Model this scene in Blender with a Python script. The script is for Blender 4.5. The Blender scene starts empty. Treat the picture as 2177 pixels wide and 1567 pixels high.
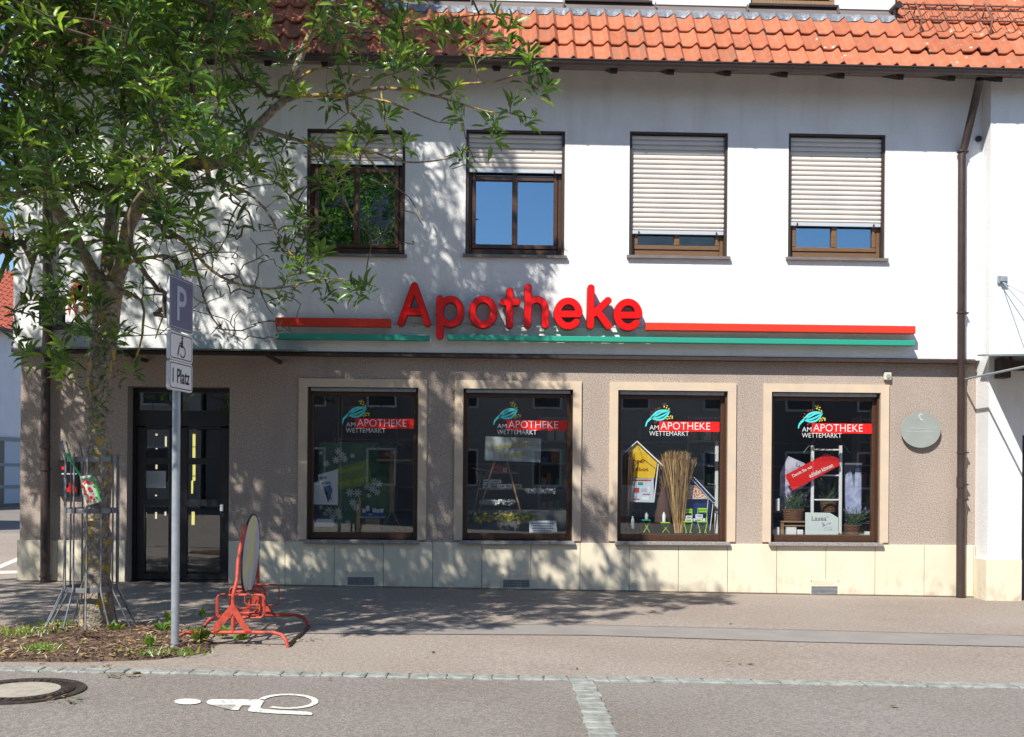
import bpy, math, random
import numpy as np
from mathutils import Matrix, Vector, noise as mnoise
R = math.radians
random.seed(7); rng = np.random.default_rng(11)
SC = bpy.context.scene
COL = SC.collection

# ------------------------------------------------------------------ camera, world, sun, exposure
DIST, FPX, EYE = 13.0, 2184.0, 1.43
YAW, ROLL, SHIFT = R(2.03), R(0.45), 0.104
cam = bpy.data.cameras.new('camera'); camo = bpy.data.objects.new('camera', cam); COL.objects.link(camo)
cam.sensor_width = 36.0; cam.lens = 36.0*FPX/2177.0; cam.shift_y = SHIFT; cam.clip_start = .1; cam.clip_end = 600
cr, sr, cyw, syw = math.cos(ROLL), math.sin(ROLL), math.cos(YAW), math.sin(YAW)
right = Vector((cr*cyw, -cr*syw, sr)); upv = Vector((-sr*cyw, sr*syw, cr)); back = Vector((-syw, -cyw, 0))
M4 = Matrix((right, upv, back)).transposed().to_4x4(); M4.translation = Vector((0, -DIST, EYE))
camo.matrix_world = M4
SC.camera = camo

def ray(px, py):
    u = (px-1088.5)/FPX; v = -(py-783.5)/FPX + SHIFT*2177/FPX
    u2, v2 = u*cr - v*sr, u*sr + v*cr
    return (u2*cyw+syw, -u2*syw+cyw, v2)
def at(px, py, Y):                       # photo pixel -> point at distance plane Y
    d = ray(px, py); t = (Y+DIST)/d[1]
    return Vector((d[0]*t, Y, EYE+d[2]*t))
GA, GB = -0.0155, -0.013                 # ground plane z = GA + GB*x
def gz(x, y=0): return GA + GB*x
def gp(px, py, lift=0.0):                # photo pixel -> point on the ground
    d = ray(px, py); t = (GA+lift-EYE)/(d[2]-GB*d[0])
    return Vector((d[0]*t, -DIST+d[1]*t, EYE+d[2]*t))

SUN_EL, SUN_AZ = R(47.0), R(34.0)        # azimuth measured from -Y towards -X
tosun = Vector((-math.sin(SUN_AZ)*math.cos(SUN_EL), -math.cos(SUN_AZ)*math.cos(SUN_EL), math.sin(SUN_EL)))
sl = bpy.data.lights.new('sun', 'SUN'); sl.energy = 4.9; sl.angle = R(.53); sl.color = (1, .95, .86)
so = bpy.data.objects.new('sun', sl); COL.objects.link(so); so.rotation_euler = tosun.to_track_quat('Z', 'Y').to_euler()
so.location = (-10, -20, 25)
W = bpy.data.worlds.new('World'); SC.world = W; W.use_nodes = True
wn = W.node_tree.nodes; wl = W.node_tree.links
bg = wn['Background']; sky = wn.new('ShaderNodeTexSky'); sky.sky_type = 'NISHITA'; sky.sun_disc = False
sky.sun_elevation = SUN_EL; sky.sun_rotation = math.pi + SUN_AZ
sky.air_density = 1.0; sky.dust_density = .15; sky.ozone_density = 3.0
wl.new(sky.outputs[0], bg.inputs[0]); bg.inputs[1].default_value = .11
vs = SC.view_settings; vs.view_transform = 'Standard'; vs.look = 'None'; vs.gamma = 1; vs.exposure = .50
SC.render.engine = 'CYCLES'
cyc = SC.cycles; cyc.use_denoising = True; cyc.max_bounces = 6; cyc.diffuse_bounces = 3; cyc.transparent_max_bounces = 12
cyc.sample_clamp_indirect = 6; cyc.caustics_reflective = False; cyc.caustics_refractive = False

# ------------------------------------------------------------------ helpers
def nt(m): m.use_nodes = True; return m.node_tree.nodes, m.node_tree.links
def mat(name, col, rough=.6, col2=None, nscale=6., ndet=6, mix=(.35, .7), bump=0., bscale=80., metal=0., spec=.5,
        col3=None, n3=1.2, m3=(.5, .75), stretch=None, coord='Object', bdist=.01):
    m = bpy.data.materials.new(name); N, L = nt(m); b = N['Principled BSDF']
    b.inputs['Roughness'].default_value = rough; b.inputs['Metallic'].default_value = metal
    b.inputs['Specular IOR Level'].default_value = spec
    b.inputs['Base Color'].default_value = (*col, 1)
    tc = N.new('ShaderNodeTexCoord'); out = tc.outputs[coord]
    if stretch:
        mp = N.new('ShaderNodeMapping'); mp.inputs['Scale'].default_value = stretch; L.new(out, mp.inputs[0]); out = mp.outputs[0]
    if col2:
        n = N.new('ShaderNodeTexNoise'); n.inputs['Scale'].default_value = nscale; n.inputs['Detail'].default_value = ndet; L.new(out, n.inputs[0])
        r = N.new('ShaderNodeMapRange'); r.inputs[1].default_value, r.inputs[2].default_value = mix; L.new(n.outputs[0], r.inputs[0])
        x = N.new('ShaderNodeMix'); x.data_type = 'RGBA'; x.inputs[6].default_value = (*col, 1); x.inputs[7].default_value = (*col2, 1)
        L.new(r.outputs[0], x.inputs[0]); last = x.outputs[2]
        if col3:
            n2 = N.new('ShaderNodeTexNoise'); n2.inputs['Scale'].default_value = n3; n2.inputs['Detail'].default_value = 5; L.new(out, n2.inputs[0])
            r2 = N.new('ShaderNodeMapRange'); r2.inputs[1].default_value, r2.inputs[2].default_value = m3; L.new(n2.outputs[0], r2.inputs[0])
            x2 = N.new('ShaderNodeMix'); x2.data_type = 'RGBA'; x2.inputs[7].default_value = (*col3, 1)
            L.new(last, x2.inputs[6]); L.new(r2.outputs[0], x2.inputs[0]); last = x2.outputs[2]
        L.new(last, b.inputs['Base Color'])
    if bump:
        n = N.new('ShaderNodeTexNoise'); n.inputs['Scale'].default_value = bscale; n.inputs['Detail'].default_value = 4; L.new(out, n.inputs[0])
        bp = N.new('ShaderNodeBump'); bp.inputs['Strength'].default_value = bump; bp.inputs['Distance'].default_value = bdist
        L.new(n.outputs[0], bp.inputs['Height']); L.new(bp.outputs[0], b.inputs['Normal'])
    return m
def glass(name, tint, k, ior=1.5, base=0.0, refl=(1, 1, 1)):
    m = bpy.data.materials.new(name); N, L = nt(m); N.remove(N['Principled BSDF']); o = N['Material Output']
    t = N.new('ShaderNodeBsdfTransparent'); t.inputs[0].default_value = (*tint, 1)
    g = N.new('ShaderNodeBsdfGlossy'); g.inputs['Roughness'].default_value = .0; g.inputs[0].default_value = (*refl, 1)
    f = N.new('ShaderNodeLayerWeight'); pw = N.new('ShaderNodeMath'); pw.operation = 'POWER'; pw.inputs[1].default_value = 5; L.new(f.outputs['Facing'], pw.inputs[0])
    ma = N.new('ShaderNodeMath'); ma.operation = 'MULTIPLY_ADD'; ma.inputs[1].default_value = .95; ma.inputs[2].default_value = .04*k+base; ma.use_clamp = True
    x = N.new('ShaderNodeMixShader'); L.new(pw.outputs[0], ma.inputs[0]); L.new(ma.outputs[0], x.inputs[0])
    L.new(t.outputs[0], x.inputs[1]); L.new(g.outputs[0], x.inputs[2]); L.new(x.outputs[0], o.inputs[0])
    return m
def emit(name, col, s):
    m = bpy.data.materials.new(name); N, L = nt(m); b = N['Principled BSDF']
    b.inputs['Base Color'].default_value = (*col, 1); b.inputs['Emission Color'].default_value = (*col, 1); b.inputs['Emission Strength'].default_value = s
    return m

class MB:
    def __init__(s): s.v = []; s.f = []; s.m = []; s.sm = []
    def add(s, vs, fs, mi=0, smooth=False):
        o = len(s.v); s.v += [tuple(p) for p in vs]; s.f += [tuple(o+i for i in f) for f in fs]
        s.m += [mi]*len(fs); s.sm += [smooth]*len(fs); return s
    def box(s, a, b, mi=0):
        x0, x1 = sorted((a[0], b[0])); y0, y1 = sorted((a[1], b[1])); z0, z1 = sorted((a[2], b[2]))
        return s.add([(x0,y0,z0),(x1,y0,z0),(x1,y1,z0),(x0,y1,z0),(x0,y0,z1),(x1,y0,z1),(x1,y1,z1),(x0,y1,z1)],
                     [(0,3,2,1),(4,5,6,7),(0,1,5,4),(1,2,6,5),(2,3,7,6),(3,0,4,7)], mi)
    def bbox(s, a, b, r=.004, mi=0):       # box with chamfered edges
        x0, x1 = sorted((a[0], b[0])); y0, y1 = sorted((a[1], b[1])); z0, z1 = sorted((a[2], b[2]))
        r = min(r, (x1-x0)*.3, (y1-y0)*.3, (z1-z0)*.3)
        vs = []; idx = {}
        for i, X in enumerate((x0, x1)):
            for j, Y in enumerate((y0, y1)):
                for k, Z in enumerate((z0, z1)):
                    sx, sy, sz = (1-2*i), (1-2*j), (1-2*k)
                    idx[(i,j,k,0)] = len(vs); vs.append((X, Y+sy*r, Z+sz*r))
                    idx[(i,j,k,1)] = len(vs); vs.append((X+sx*r, Y, Z+sz*r))
                    idx[(i,j,k,2)] = len(vs); vs.append((X+sx*r, Y+sy*r, Z))
        fs = []
        q = [(0,0),(1,0),(1,1),(0,1)]
        for i in (0, 1):
            f = [idx[(i,a_,b_,0)] for a_, b_ in q]; fs.append(f if i else f[::-1])
            f = [idx[(a_,i,b_,1)] for a_, b_ in q]; fs.append(f[::-1] if i else f)
            f = [idx[(a_,b_,i,2)] for a_, b_ in q]; fs.append(f if i else f[::-1])
        for a_ in (0, 1):
            for b_ in (0, 1):
                def e(f, flip): fs.append(f[::-1] if flip else f)
                e([idx[(a_,b_,0,0)], idx[(a_,b_,0,1)], idx[(a_,b_,1,1)], idx[(a_,b_,1,0)]], a_ == b_)
                e([idx[(a_,0,b_,0)], idx[(a_,1,b_,0)], idx[(a_,1,b_,2)], idx[(a_,0,b_,2)]], a_ == b_)
                e([idx[(0,a_,b_,1)], idx[(0,a_,b_,2)], idx[(1,a_,b_,2)], idx[(1,a_,b_,1)]], a_ == b_)
        for i in (0, 1):
            for j in (0, 1):
                for k in (0, 1):
                    f = [idx[(i,j,k,0)], idx[(i,j,k,1)], idx[(i,j,k,2)]]; fs.append(f[::-1] if (i+j+k) % 2 == 0 else f)
        return s.add(vs, fs, mi)
    def tube(s, pts, r, n=8, mi=0, caps=True, smooth=True, closed=False):
        P = [Vector(p) for p in pts]; k = len(P); rr = r if hasattr(r, '__len__') else [r]*k
        vs = []; T0 = None; nrm = None
        for i, p in enumerate(P):
            if closed: t = P[(i+1) % k]-P[i-1]
            else: t = P[min(i+1, k-1)]-P[max(i-1, 0)]
            if t.length < 1e-9: t = Vector((0, 0, 1))
            t.normalize()
            if nrm is None:
                nrm = t.orthogonal().normalized()
            else:
                nrm = (nrm - t*nrm.dot(t));
                if nrm.length < 1e-6: nrm = t.orthogonal()
                nrm.normalize()
            b = t.cross(nrm)
            for j in range(n):
                a = 2*math.pi*j/n; vs.append(p + (nrm*math.cos(a)+b*math.sin(a))*rr[i])
        fs = [(i*n+j, i*n+(j+1) % n, (i+1)*n+(j+1) % n, (i+1)*n+j) for i in range(k-1) for j in range(n)]
        if closed: fs += [((k-1)*n+j, (k-1)*n+(j+1) % n, (j+1) % n, j) for j in range(n)]
        s.add(vs, fs, mi, smooth)
        if caps and not closed:
            s.add(vs[:n], [tuple(range(n))[::-1]], mi); s.add(vs[-n:], [tuple(range(n))], mi)
        return s
    def extr(s, poly, d, mi=0, mi_side=None):   # planar polygon (3D points) extruded by vector d
        n = len(poly); d = Vector(d); A = [Vector(p) for p in poly]; B = [p+d for p in A]
        nn = Vector((0, 0, 0))
        for i in range(n): nn += A[i].cross(A[(i+1) % n])
        if nn.dot(d) > 0: A = A[::-1]; B = B[::-1]
        s.add(A, [tuple(range(n))], mi)
        s.add(B, [tuple(range(n))[::-1]], mi)
        s.add(A+B, [(i, i+n, (i+1) % n+n, (i+1) % n) for i in range(n)], mi if mi_side is None else mi_side); return s
    def mesh(s, name, mats):
        me = bpy.data.meshes.new(name); me.from_pydata(s.v, [], s.f)
        for m in (mats if isinstance(mats, (list, tuple)) else [mats]): me.materials.append(m)
        me.polygons.foreach_set('material_index', s.m); me.polygons.foreach_set('use_smooth', s.sm); me.update(); return me
    def build(s, name, mats, parent=None, loc=None):
        o = bpy.data.objects.new(name, s.mesh(name, mats)); COL.objects.link(o)
        if parent is not None: o.parent = parent
        if loc is not None: o.location = loc
        return o
def tag(o, label=None, cat=None, group=None, kind=None):
    if label: o['label'] = label
    if cat: o['category'] = cat
    if group: o['group'] = group
    if kind: o['kind'] = kind
    return o
def thing(name, label, cat, group=None, loc=(0, 0, 0), rz=0):
    o = bpy.data.objects.new(name, None); COL.objects.link(o); o.location = loc; o.rotation_euler = (0, 0, rz)
    o.empty_display_size = .2
    return tag(o, label, cat, group)
def copy_tree(o, parent=None):
    c = o.copy(); COL.objects.link(c); c.parent = parent
    for ch in list(o.children): copy_tree(ch, c)
    return c
def text_mesh(txt, size, depth=.002, bold=0., sx=1.0, align='LEFT', shear=0., space=1.0):
    cu = bpy.data.curves.new('lettering', 'FONT'); cu.body = txt; cu.size = size; cu.extrude = depth/2; cu.offset = bold
    cu.align_x = align; cu.shear = shear; cu.space_character = space; cu.resolution_u = 3; cu.fill_mode = 'BOTH'
    o = bpy.data.objects.new('tmp', cu); COL.objects.link(o)
    dg = bpy.context.evaluated_depsgraph_get(); dg.update()
    me = bpy.data.meshes.new_from_object(o.evaluated_get(dg)); bpy.data.objects.remove(o)
    vs = [(v.co.x*sx, v.co.y, v.co.z) for v in me.vertices]; fs = [tuple(p.vertices) for p in me.polygons]
    return vs, fs
def put_text(mb, txt, width, cx, cz, Y, mi=0, height=None, rot=0., depth=.002, bold=0., shear=0., left=False):
    """lettering in a plane parallel to the wall, fitted to a width and height (metres)"""
    vs, fs = text_mesh(txt, 1.0, .0, bold=bold, shear=shear)
    xs = [v[0] for v in vs]; ys = [v[1] for v in vs]; w = max(xs)-min(xs); h = max(ys)-min(ys)
    sx = width/w; sz = (height/h) if height else sx
    mx, mz = (max(xs)+min(xs))/2, (max(ys)+min(ys))/2; c, s_ = math.cos(rot), math.sin(rot)
    out = []
    for v in vs:
        x = (v[0]-mx)*sx; z = (v[1]-mz)*sz
        out.append((cx+x*c-z*s_, Y, cz+x*s_+z*c))
    mb.add(out, [f for f in fs], mi)
def ortho(o): return o

# ------------------------------------------------------------------ materials
M = {}
M['white_wall'] = mat('white_plaster', (.80, .80, .80), .85, (.73, .73, .735), 2.5, 8, (.4, .75), bump=.55, bscale=55, bdist=.012)
M['brown_wall'] = mat('brown_plaster', (.485, .405, .345), .9, (.295, .24, .205), 62, 3, (.38, .64), bump=.7, bscale=85, bdist=.016, col3=(.46, .38, .325), n3=.7)
M['plinth'] = mat('cream_stone_slab', (.76, .685, .53), .55, (.66, .59, .45), 2.2, 8, (.4, .8), bump=.05, bscale=60)
M['joint'] = mat('joint', (.16, .12, .09), .9)
M['surround'] = mat('cream_surround', (.56, .46, .365), .7, (.65, .51, .36), 5, 5, bump=.1, bscale=90)
M['dkbrown'] = mat('dark_brown_metal', (.038, .023, .020), .5, (.052, .034, .029), 8, 4, spec=.5)
M['gutter'] = mat('gutter_metal', (.075, .055, .05), .35, (.055, .04, .036), 5, 4)
M['wood'] = mat('brown_window_wood', (.085, .038, .020), .42, (.05, .024, .014), 12, 6, stretch=(1, 1, 8))
M['wood_light'] = mat('weathered_wood', (.34, .21, .11), .5, (.24, .14, .07), 12, 6, stretch=(8, 1, 1))
M['slat'] = mat('roller_slat', (.68, .63, .58), .5, (.60, .57, .54), 3, 4)
M['alu'] = mat('pale_aluminium', (.62, .66, .70), .35, metal=.3)
M['sillmetal'] = mat('sill_metal', (.16, .14, .135), .45, (.20, .18, .17), 6, 5)
M['granite'] = mat('granite', (.38, .36, .35), .4, (.14, .13, .13), 160, 2, (.4, .6), col3=(.5, .46, .42), n3=60)
M['lead'] = mat('lead_flashing', (.28, .30, .34), .45, (.18, .19, .22), 22, 5, metal=.35, bump=.6, bscale=16, bdist=.03)
M['apron'] = mat('metal_apron', (.15, .125, .12), .5, (.19, .155, .145), 3, 6, stretch=(1, 1, 4))
M['glass_up'] = glass('window_glass', (.5, .55, .58), 1.0, 1.5, .36, (.55, .80, 1))
M['glass_shop'] = glass('shop_glass', (.96, .975, .97), 1.0, 1.5, .05)
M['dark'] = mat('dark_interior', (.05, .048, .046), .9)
M['room'] = mat('room_wall', (.22, .205, .19), .9)
M['white'] = mat('white_card', (.78, .78, .79), .6)
M['black'] = mat('black_paint', (.012, .013, .018), .35)
M['doorframe'] = mat('door_frame_navy', (.010, .011, .017), .4)
M['galv'] = mat('galvanised_steel', (.40, .44, .48), .42, (.30, .34, .38), 18, 5, (.3, .7), metal=.35, bump=.05)
M['red_face'] = mat('red_acrylic', (.86, .006, .004), .25, spec=.5)
M['red_side'] = mat('dark_red_sides', (.30, .008, .010), .35)
M['red_bar'] = mat('red_bar', (.66, .045, .022), .32)
M['green_bar'] = mat('green_bar', (.03, .33, .23), .35)
M['rackred'] = mat('red_rack_paint', (.50, .07, .04), .55, (.30, .04, .03), 30, 5, (.45, .75), col3=(.16, .035, .03), n3=9, m3=(.58, .68))
M['yellow'] = mat('yellow_card', (.80, .50, .012), .6)
M['board_red'] = mat('red_card', (.72, .01, .008), .5)
M['lime'] = mat('lime_paint', (.35, .68, .02), .45)
M['navy'] = mat('navy_card', (.012, .03, .16), .5)
M['greycard'] = mat('grey_card', (.42, .46, .48), .6, (.37, .41, .43), 3, 4)
M['straw'] = mat('straw', (.58, .36, .13), .8, (.36, .20, .07), 40, 3)
M['wicker'] = mat('wicker', (.17, .075, .035), .8, (.09, .04, .02), 60, 2)
M['soil'] = mat('soil_and_mulch', (.17, .11, .072), .95, (.06, .032, .02), 28, 8, (.35, .65), bump=1.0, bscale=40, bdist=.05, col3=(.24, .14, .085), n3=9)
M['oldsign'] = mat('weathered_disc', (.60, .62, .68), .6, (.30, .32, .37), 5, 7, (.35, .7), col3=(.62, .60, .30), n3=6, m3=(.50, .62), stretch=(1, 1, .4))
M['plaque'] = mat('brushed_plaque', (.52, .56, .52), .32, (.46, .5, .46), 5, 4, metal=.45)
M['text_dark'] = mat('engraving', (.2, .2, .17), .6)
M['wood_soffit'] = mat('soffit_board', (.20, .15, .12), .8, (.15, .11, .09), 6, 4)
M['teal'] = mat('teal_film', (.08, .62, .62), .5)
M['gold'] = mat('yellow_film', (.72, .60, .08), .5)
M['crimson'] = mat('crimson_film', (.45, .05, .04), .5)
M['blackfilm'] = mat('black_print', (.02, .02, .022), .6)
M['redfilm'] = mat('red_film', (.80, .012, .01), .45)
M['whitefilm'] = mat('white_film', (.80, .80, .80), .5)

def weather(m, dark, scale, lo, hi, ground=0.):
    # rain streaks and splash dirt: vertically stretched noise, denser near the ground when asked
    N, L = nt(m); b = N['Principled BSDF']; src = b.inputs['Base Color'].links[0].from_socket; tc = N.new('ShaderNodeTexCoord')
    mp = N.new('ShaderNodeMapping'); mp.inputs['Scale'].default_value = scale; L.new(tc.outputs['Object'], mp.inputs[0])
    n = N.new('ShaderNodeTexNoise'); n.inputs['Scale'].default_value = 1; n.inputs['Detail'].default_value = 7; L.new(mp.outputs[0], n.inputs[0])
    r = N.new('ShaderNodeMapRange'); r.inputs[1].default_value, r.inputs[2].default_value, r.inputs[4].default_value = lo, hi, .8; L.new(n.outputs[0], r.inputs[0]); f = r.outputs[0]
    if ground:
        sp_ = N.new('ShaderNodeSeparateXYZ'); L.new(tc.outputs['Object'], sp_.inputs[0])
        rg = N.new('ShaderNodeMapRange'); rg.inputs[1].default_value, rg.inputs[2].default_value, rg.inputs[3].default_value, rg.inputs[4].default_value = -.05, ground, 1.25, .12; L.new(sp_.outputs[2], rg.inputs[0])
        mu = N.new('ShaderNodeMath'); mu.operation = 'MULTIPLY'; mu.use_clamp = True; L.new(f, mu.inputs[0]); L.new(rg.outputs[0], mu.inputs[1]); f = mu.outputs[0]
    x = N.new('ShaderNodeMix'); x.data_type = 'RGBA'; x.inputs[7].default_value = (*dark, 1); L.new(f, x.inputs[0]); L.new(src, x.inputs[6]); L.new(x.outputs[2], b.inputs['Base Color'])
weather(M['white_wall'], (.62, .61, .59), (5, 5, .6), .54, .9)
weather(M['brown_wall'], (.33, .27, .235), (3, 3, .6), .5, .78)
weather(M['plinth'], (.42, .35, .25), (9, 9, 6), .50, .78, .25)
def tile_mat():
    m = mat('clay_tile', (.50, .160, .080), .8, (.40, .118, .056), 14, 6, (.35, .75), bump=.35, bscale=60, col3=(.33, .17, .11), n3=8, m3=(.50, .72))
    N, L = nt(m); b = N['Principled BSDF']; src = b.inputs['Base Color'].links[0].from_socket
    a = N.new('ShaderNodeAttribute'); a.attribute_name = 'tone'
    hs = N.new('ShaderNodeHueSaturation'); L.new(src, hs.inputs['Color']); L.new(a.outputs['Fac'], hs.inputs['Value'])
    # sparse lichen blotches
    tc = N.new('ShaderNodeTexCoord'); v = N.new('ShaderNodeTexVoronoi'); v.inputs['Scale'].default_value = 7; L.new(tc.outputs['Object'], v.inputs[0])
    v2 = N.new('ShaderNodeTexNoise'); v2.inputs['Scale'].default_value = 1.3; L.new(tc.outputs['Object'], v2.inputs[0])
    r = N.new('ShaderNodeMapRange'); r.inputs[1].default_value, r.inputs[2].default_value, r.inputs[3].default_value, r.inputs[4].default_value = .12, .16, 1, 0
    L.new(v.outputs['Distance'], r.inputs[0])
    r2 = N.new('ShaderNodeMapRange'); r2.inputs[1].default_value, r2.inputs[2].default_value = .55, .6; L.new(v2.outputs[0], r2.inputs[0])
    mu = N.new('ShaderNodeMath'); mu.operation = 'MULTIPLY'; L.new(r.outputs[0], mu.inputs[0]); L.new(r2.outputs[0], mu.inputs[1])
    x = N.new('ShaderNodeMix'); x.data_type = 'RGBA'; x.inputs[7].default_value = (.55, .48, .36, 1)
    L.new(mu.outputs[0], x.inputs[0]); L.new(hs.outputs[0], x.inputs[6]); L.new(x.outputs[2], b.inputs['Base Color'])
    return m
M['tile'] = tile_mat()

def asphalt(name, a, b_, patch):
    m = mat(name, a, .88, b_, 95, 2, (.3, .7), bump=.6, bscale=110, bdist=.012, col3=None)
    N, L = nt(m); b = N['Principled BSDF']; src = b.inputs['Base Color'].links[0].from_socket; tc = N.new('ShaderNodeTexCoord')
    n = N.new('ShaderNodeTexNoise'); n.inputs['Scale'].default_value = .55; n.inputs['Detail'].default_value = 7; L.new(tc.outputs['Object'], n.inputs[0])
    r = N.new('ShaderNodeMapRange'); r.inputs[1].default_value, r.inputs[2].default_value = .35, .7; L.new(n.outputs[0], r.inputs[0])
    x = N.new('ShaderNodeMix'); x.data_type = 'RGBA'; x.blend_type = 'MULTIPLY'; x.inputs[7].default_value = (*patch, 1)
    L.new(r.outputs[0], x.inputs[0]); L.new(src, x.inputs[6])
    nm = N.new('ShaderNodeTexNoise'); nm.inputs['Scale'].default_value = 34; nm.inputs['Detail'].default_value = 3; nm.inputs['Roughness'].default_value = .7; L.new(tc.outputs['Object'], nm.inputs[0])
    rm = N.new('ShaderNodeMapRange'); rm.inputs[1].default_value, rm.inputs[2].default_value, rm.inputs[3].default_value, rm.inputs[4].default_value = .38, .62, .80, 1.16; L.new(nm.outputs[0], rm.inputs[0])
    hv = N.new('ShaderNodeHueSaturation'); L.new(rm.outputs[0], hv.inputs['Value']); L.new(x.outputs[2], hv.inputs['Color'])
    v = N.new('ShaderNodeTexVoronoi'); v.inputs['Scale'].default_value = 48; L.new(tc.outputs['Object'], v.inputs[0])      # pale chippings
    r3 = N.new('ShaderNodeMapRange'); r3.inputs[1].default_value, r3.inputs[2].default_value, r3.inputs[3].default_value, r3.inputs[4].default_value = .18, .3, .8, 0
    L.new(v.outputs['Distance'], r3.inputs[0])
    sp = N.new('ShaderNodeSeparateColor'); L.new(v.outputs['Color'], sp.inputs[0])
    gt = N.new('ShaderNodeMath'); gt.operation = 'GREATER_THAN'; gt.inputs[1].default_value = .72; L.new(sp.outputs[0], gt.inputs[0])
    mu = N.new('ShaderNodeMath'); mu.operation = 'MULTIPLY'; L.new(gt.outputs[0], mu.inputs[0]); L.new(r3.outputs[0], mu.inputs[1])
    x2 = N.new('ShaderNodeMix'); x2.data_type = 'RGBA'; x2.inputs[7].default_value = (.42, .34, .29, 1)
    L.new(mu.outputs[0], x2.inputs[0]); L.new(hv.outputs[0], x2.inputs[6]); L.new(x2.outputs[2], b.inputs['Base Color'])
    return m
M['road'] = asphalt('road_asphalt', (.31, .282, .25), (.17, .15, .145), (.82, .79, .76))
M['pave'] = asphalt('pavement_asphalt', (.41, .35, .298), (.235, .20, .18), (.84, .81, .78))
M['patch'] = mat('smooth_asphalt_strip', (.275, .25, .235), .8, (.235, .215, .20), 3, 8, bump=.2, bscale=150)
M['cobble'] = mat('granite_sett', (.33, .345, .315), .8, (.20, .21, .195), 11, 8, (.36, .64), bump=.6, bscale=30, bdist=.02)
M['paint'] = mat('road_paint', (.68, .66, .61), .7, (.30, .27, .25), 42, 8, (.56, .66), bump=.2, bscale=100)
M['iron'] = mat('cast_iron', (.045, .035, .03), .55, (.10, .07, .05), 25, 5, (.45, .7), metal=.3, bump=.3, bscale=60)
M['concrete'] = mat('concrete_infill', (.40, .36, .30), .85, (.30, .27, .22), 14, 7, bump=.3, bscale=60)

# ------------------------------------------------------------------ ground, road, pavement
def sheet(poly, lift, nx=1):
    mb = MB(); mb.add([(x, y, gz(x)+lift) for x, y in poly], [tuple(range(len(poly)))]); return mb
g = MB(); xs = np.linspace(-150, 150, 31); ys = np.linspace(-90, 160, 26)
g.add([(x, y, gz(x)) for y in ys for x in xs], [(j*31+i, j*31+i+1, (j+1)*31+i+1, (j+1)*31+i) for j in range(25) for i in range(30)])
tag(g.build('ground', M['road']), kind='structure')
k0, k1 = gp(0, 1424), gp(2177, 1461); kd = (k1-k0); kslope = kd.y/kd.x
def kerb_y(x): return k0.y + (x-k0.x)*kslope
tag(sheet([(-60, kerb_y(-60)+.1), (60, kerb_y(60)+.1), (60, 9), (-60, 9)], .004).build('pavement', M['pave']), kind='structure')
p = [gp(640, 1329), gp(1250, 1330), gp(1700, 1341), gp(2177, 1353), gp(2600, 1364), gp(2600, 1389), gp(2177, 1377), gp(1700, 1366), gp(1250, 1352), gp(640, 1348)]
tag(sheet([(q.x, q.y) for q in p][::-1], .008).build('asphalt_repair_strip', M['patch']), kind='structure')
for ja, jb in ((p[0:5], 1), (p[5:10], -1)):
    jm = MB(); V = []
    for q in ja: V += [(q.x, q.y-.012, gz(q.x)+.0095), (q.x, q.y+.012, gz(q.x)+.0095)]
    jm.add(V, [(2*i, 2*i+2, 2*i+3, 2*i+1) if jb > 0 else (2*i, 2*i+1, 2*i+3, 2*i+2) for i in range(4)]); tag(jm.build('asphalt_joint', mat('tar_joint', (.14, .12, .11), .9, (.24, .21, .19), 9, 6)), kind='structure')
def stone(mb, cx, cy, lx, ly, ang):
    n = 12; pts = []
    for i in range(n):
        a = 2*math.pi*(i+.5)/n; r = 1+random.uniform(-.09, .07)
        sx = max(-1, min(1, 1.9*math.cos(a)))*lx/2*r; sy = max(-1, min(1, 1.9*math.sin(a)))*ly/2*r
        pts.append((cx+sx*math.cos(ang)-sy*math.sin(ang), cy+sx*math.sin(ang)+sy*math.cos(ang)))
    lo = [(x, y, gz(x)-.02) for x, y in pts]; h = .011+random.uniform(0, .006)
    mid = [(x, y, gz(x)+h-.006) for x, y in pts]
    top = [(cx+(x-cx)*.88, cy+(y-cy)*.88, gz(x)+h) for x, y in pts]
    mb.add(lo+mid+top, [(i, (i+1) % n, n+(i+1) % n, n+i) for i in range(n)]+[(n+i, n+(i+1) % n, 2*n+(i+1) % n, 2*n+i) for i in range(n)]+[tuple(range(2*n, 3*n))])
ks = MB(); x = -6.5
while x < 8.5:
    L_ = random.uniform(.13, .19); stone(ks, x+L_/2, kerb_y(x)+random.uniform(-.008, .008), L_-.004, random.uniform(.125, .16), math.atan(kslope)); x += L_
a0, a1 = gp(1238, 1448), gp(1295, 1600); n_ = 14
dd = (a1-a0); Ls = dd.length; n_ = int(Ls/.125)
for i in range(n_+6):
    c = a0+dd*((i+.5)*.125/Ls); stone(ks, c.x+random.uniform(-.008, .008), c.y-.02, .165, .112, random.uniform(-.06, .06))
tag(ks.build('kerb_strip', M['cobble']), kind='structure')

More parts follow.
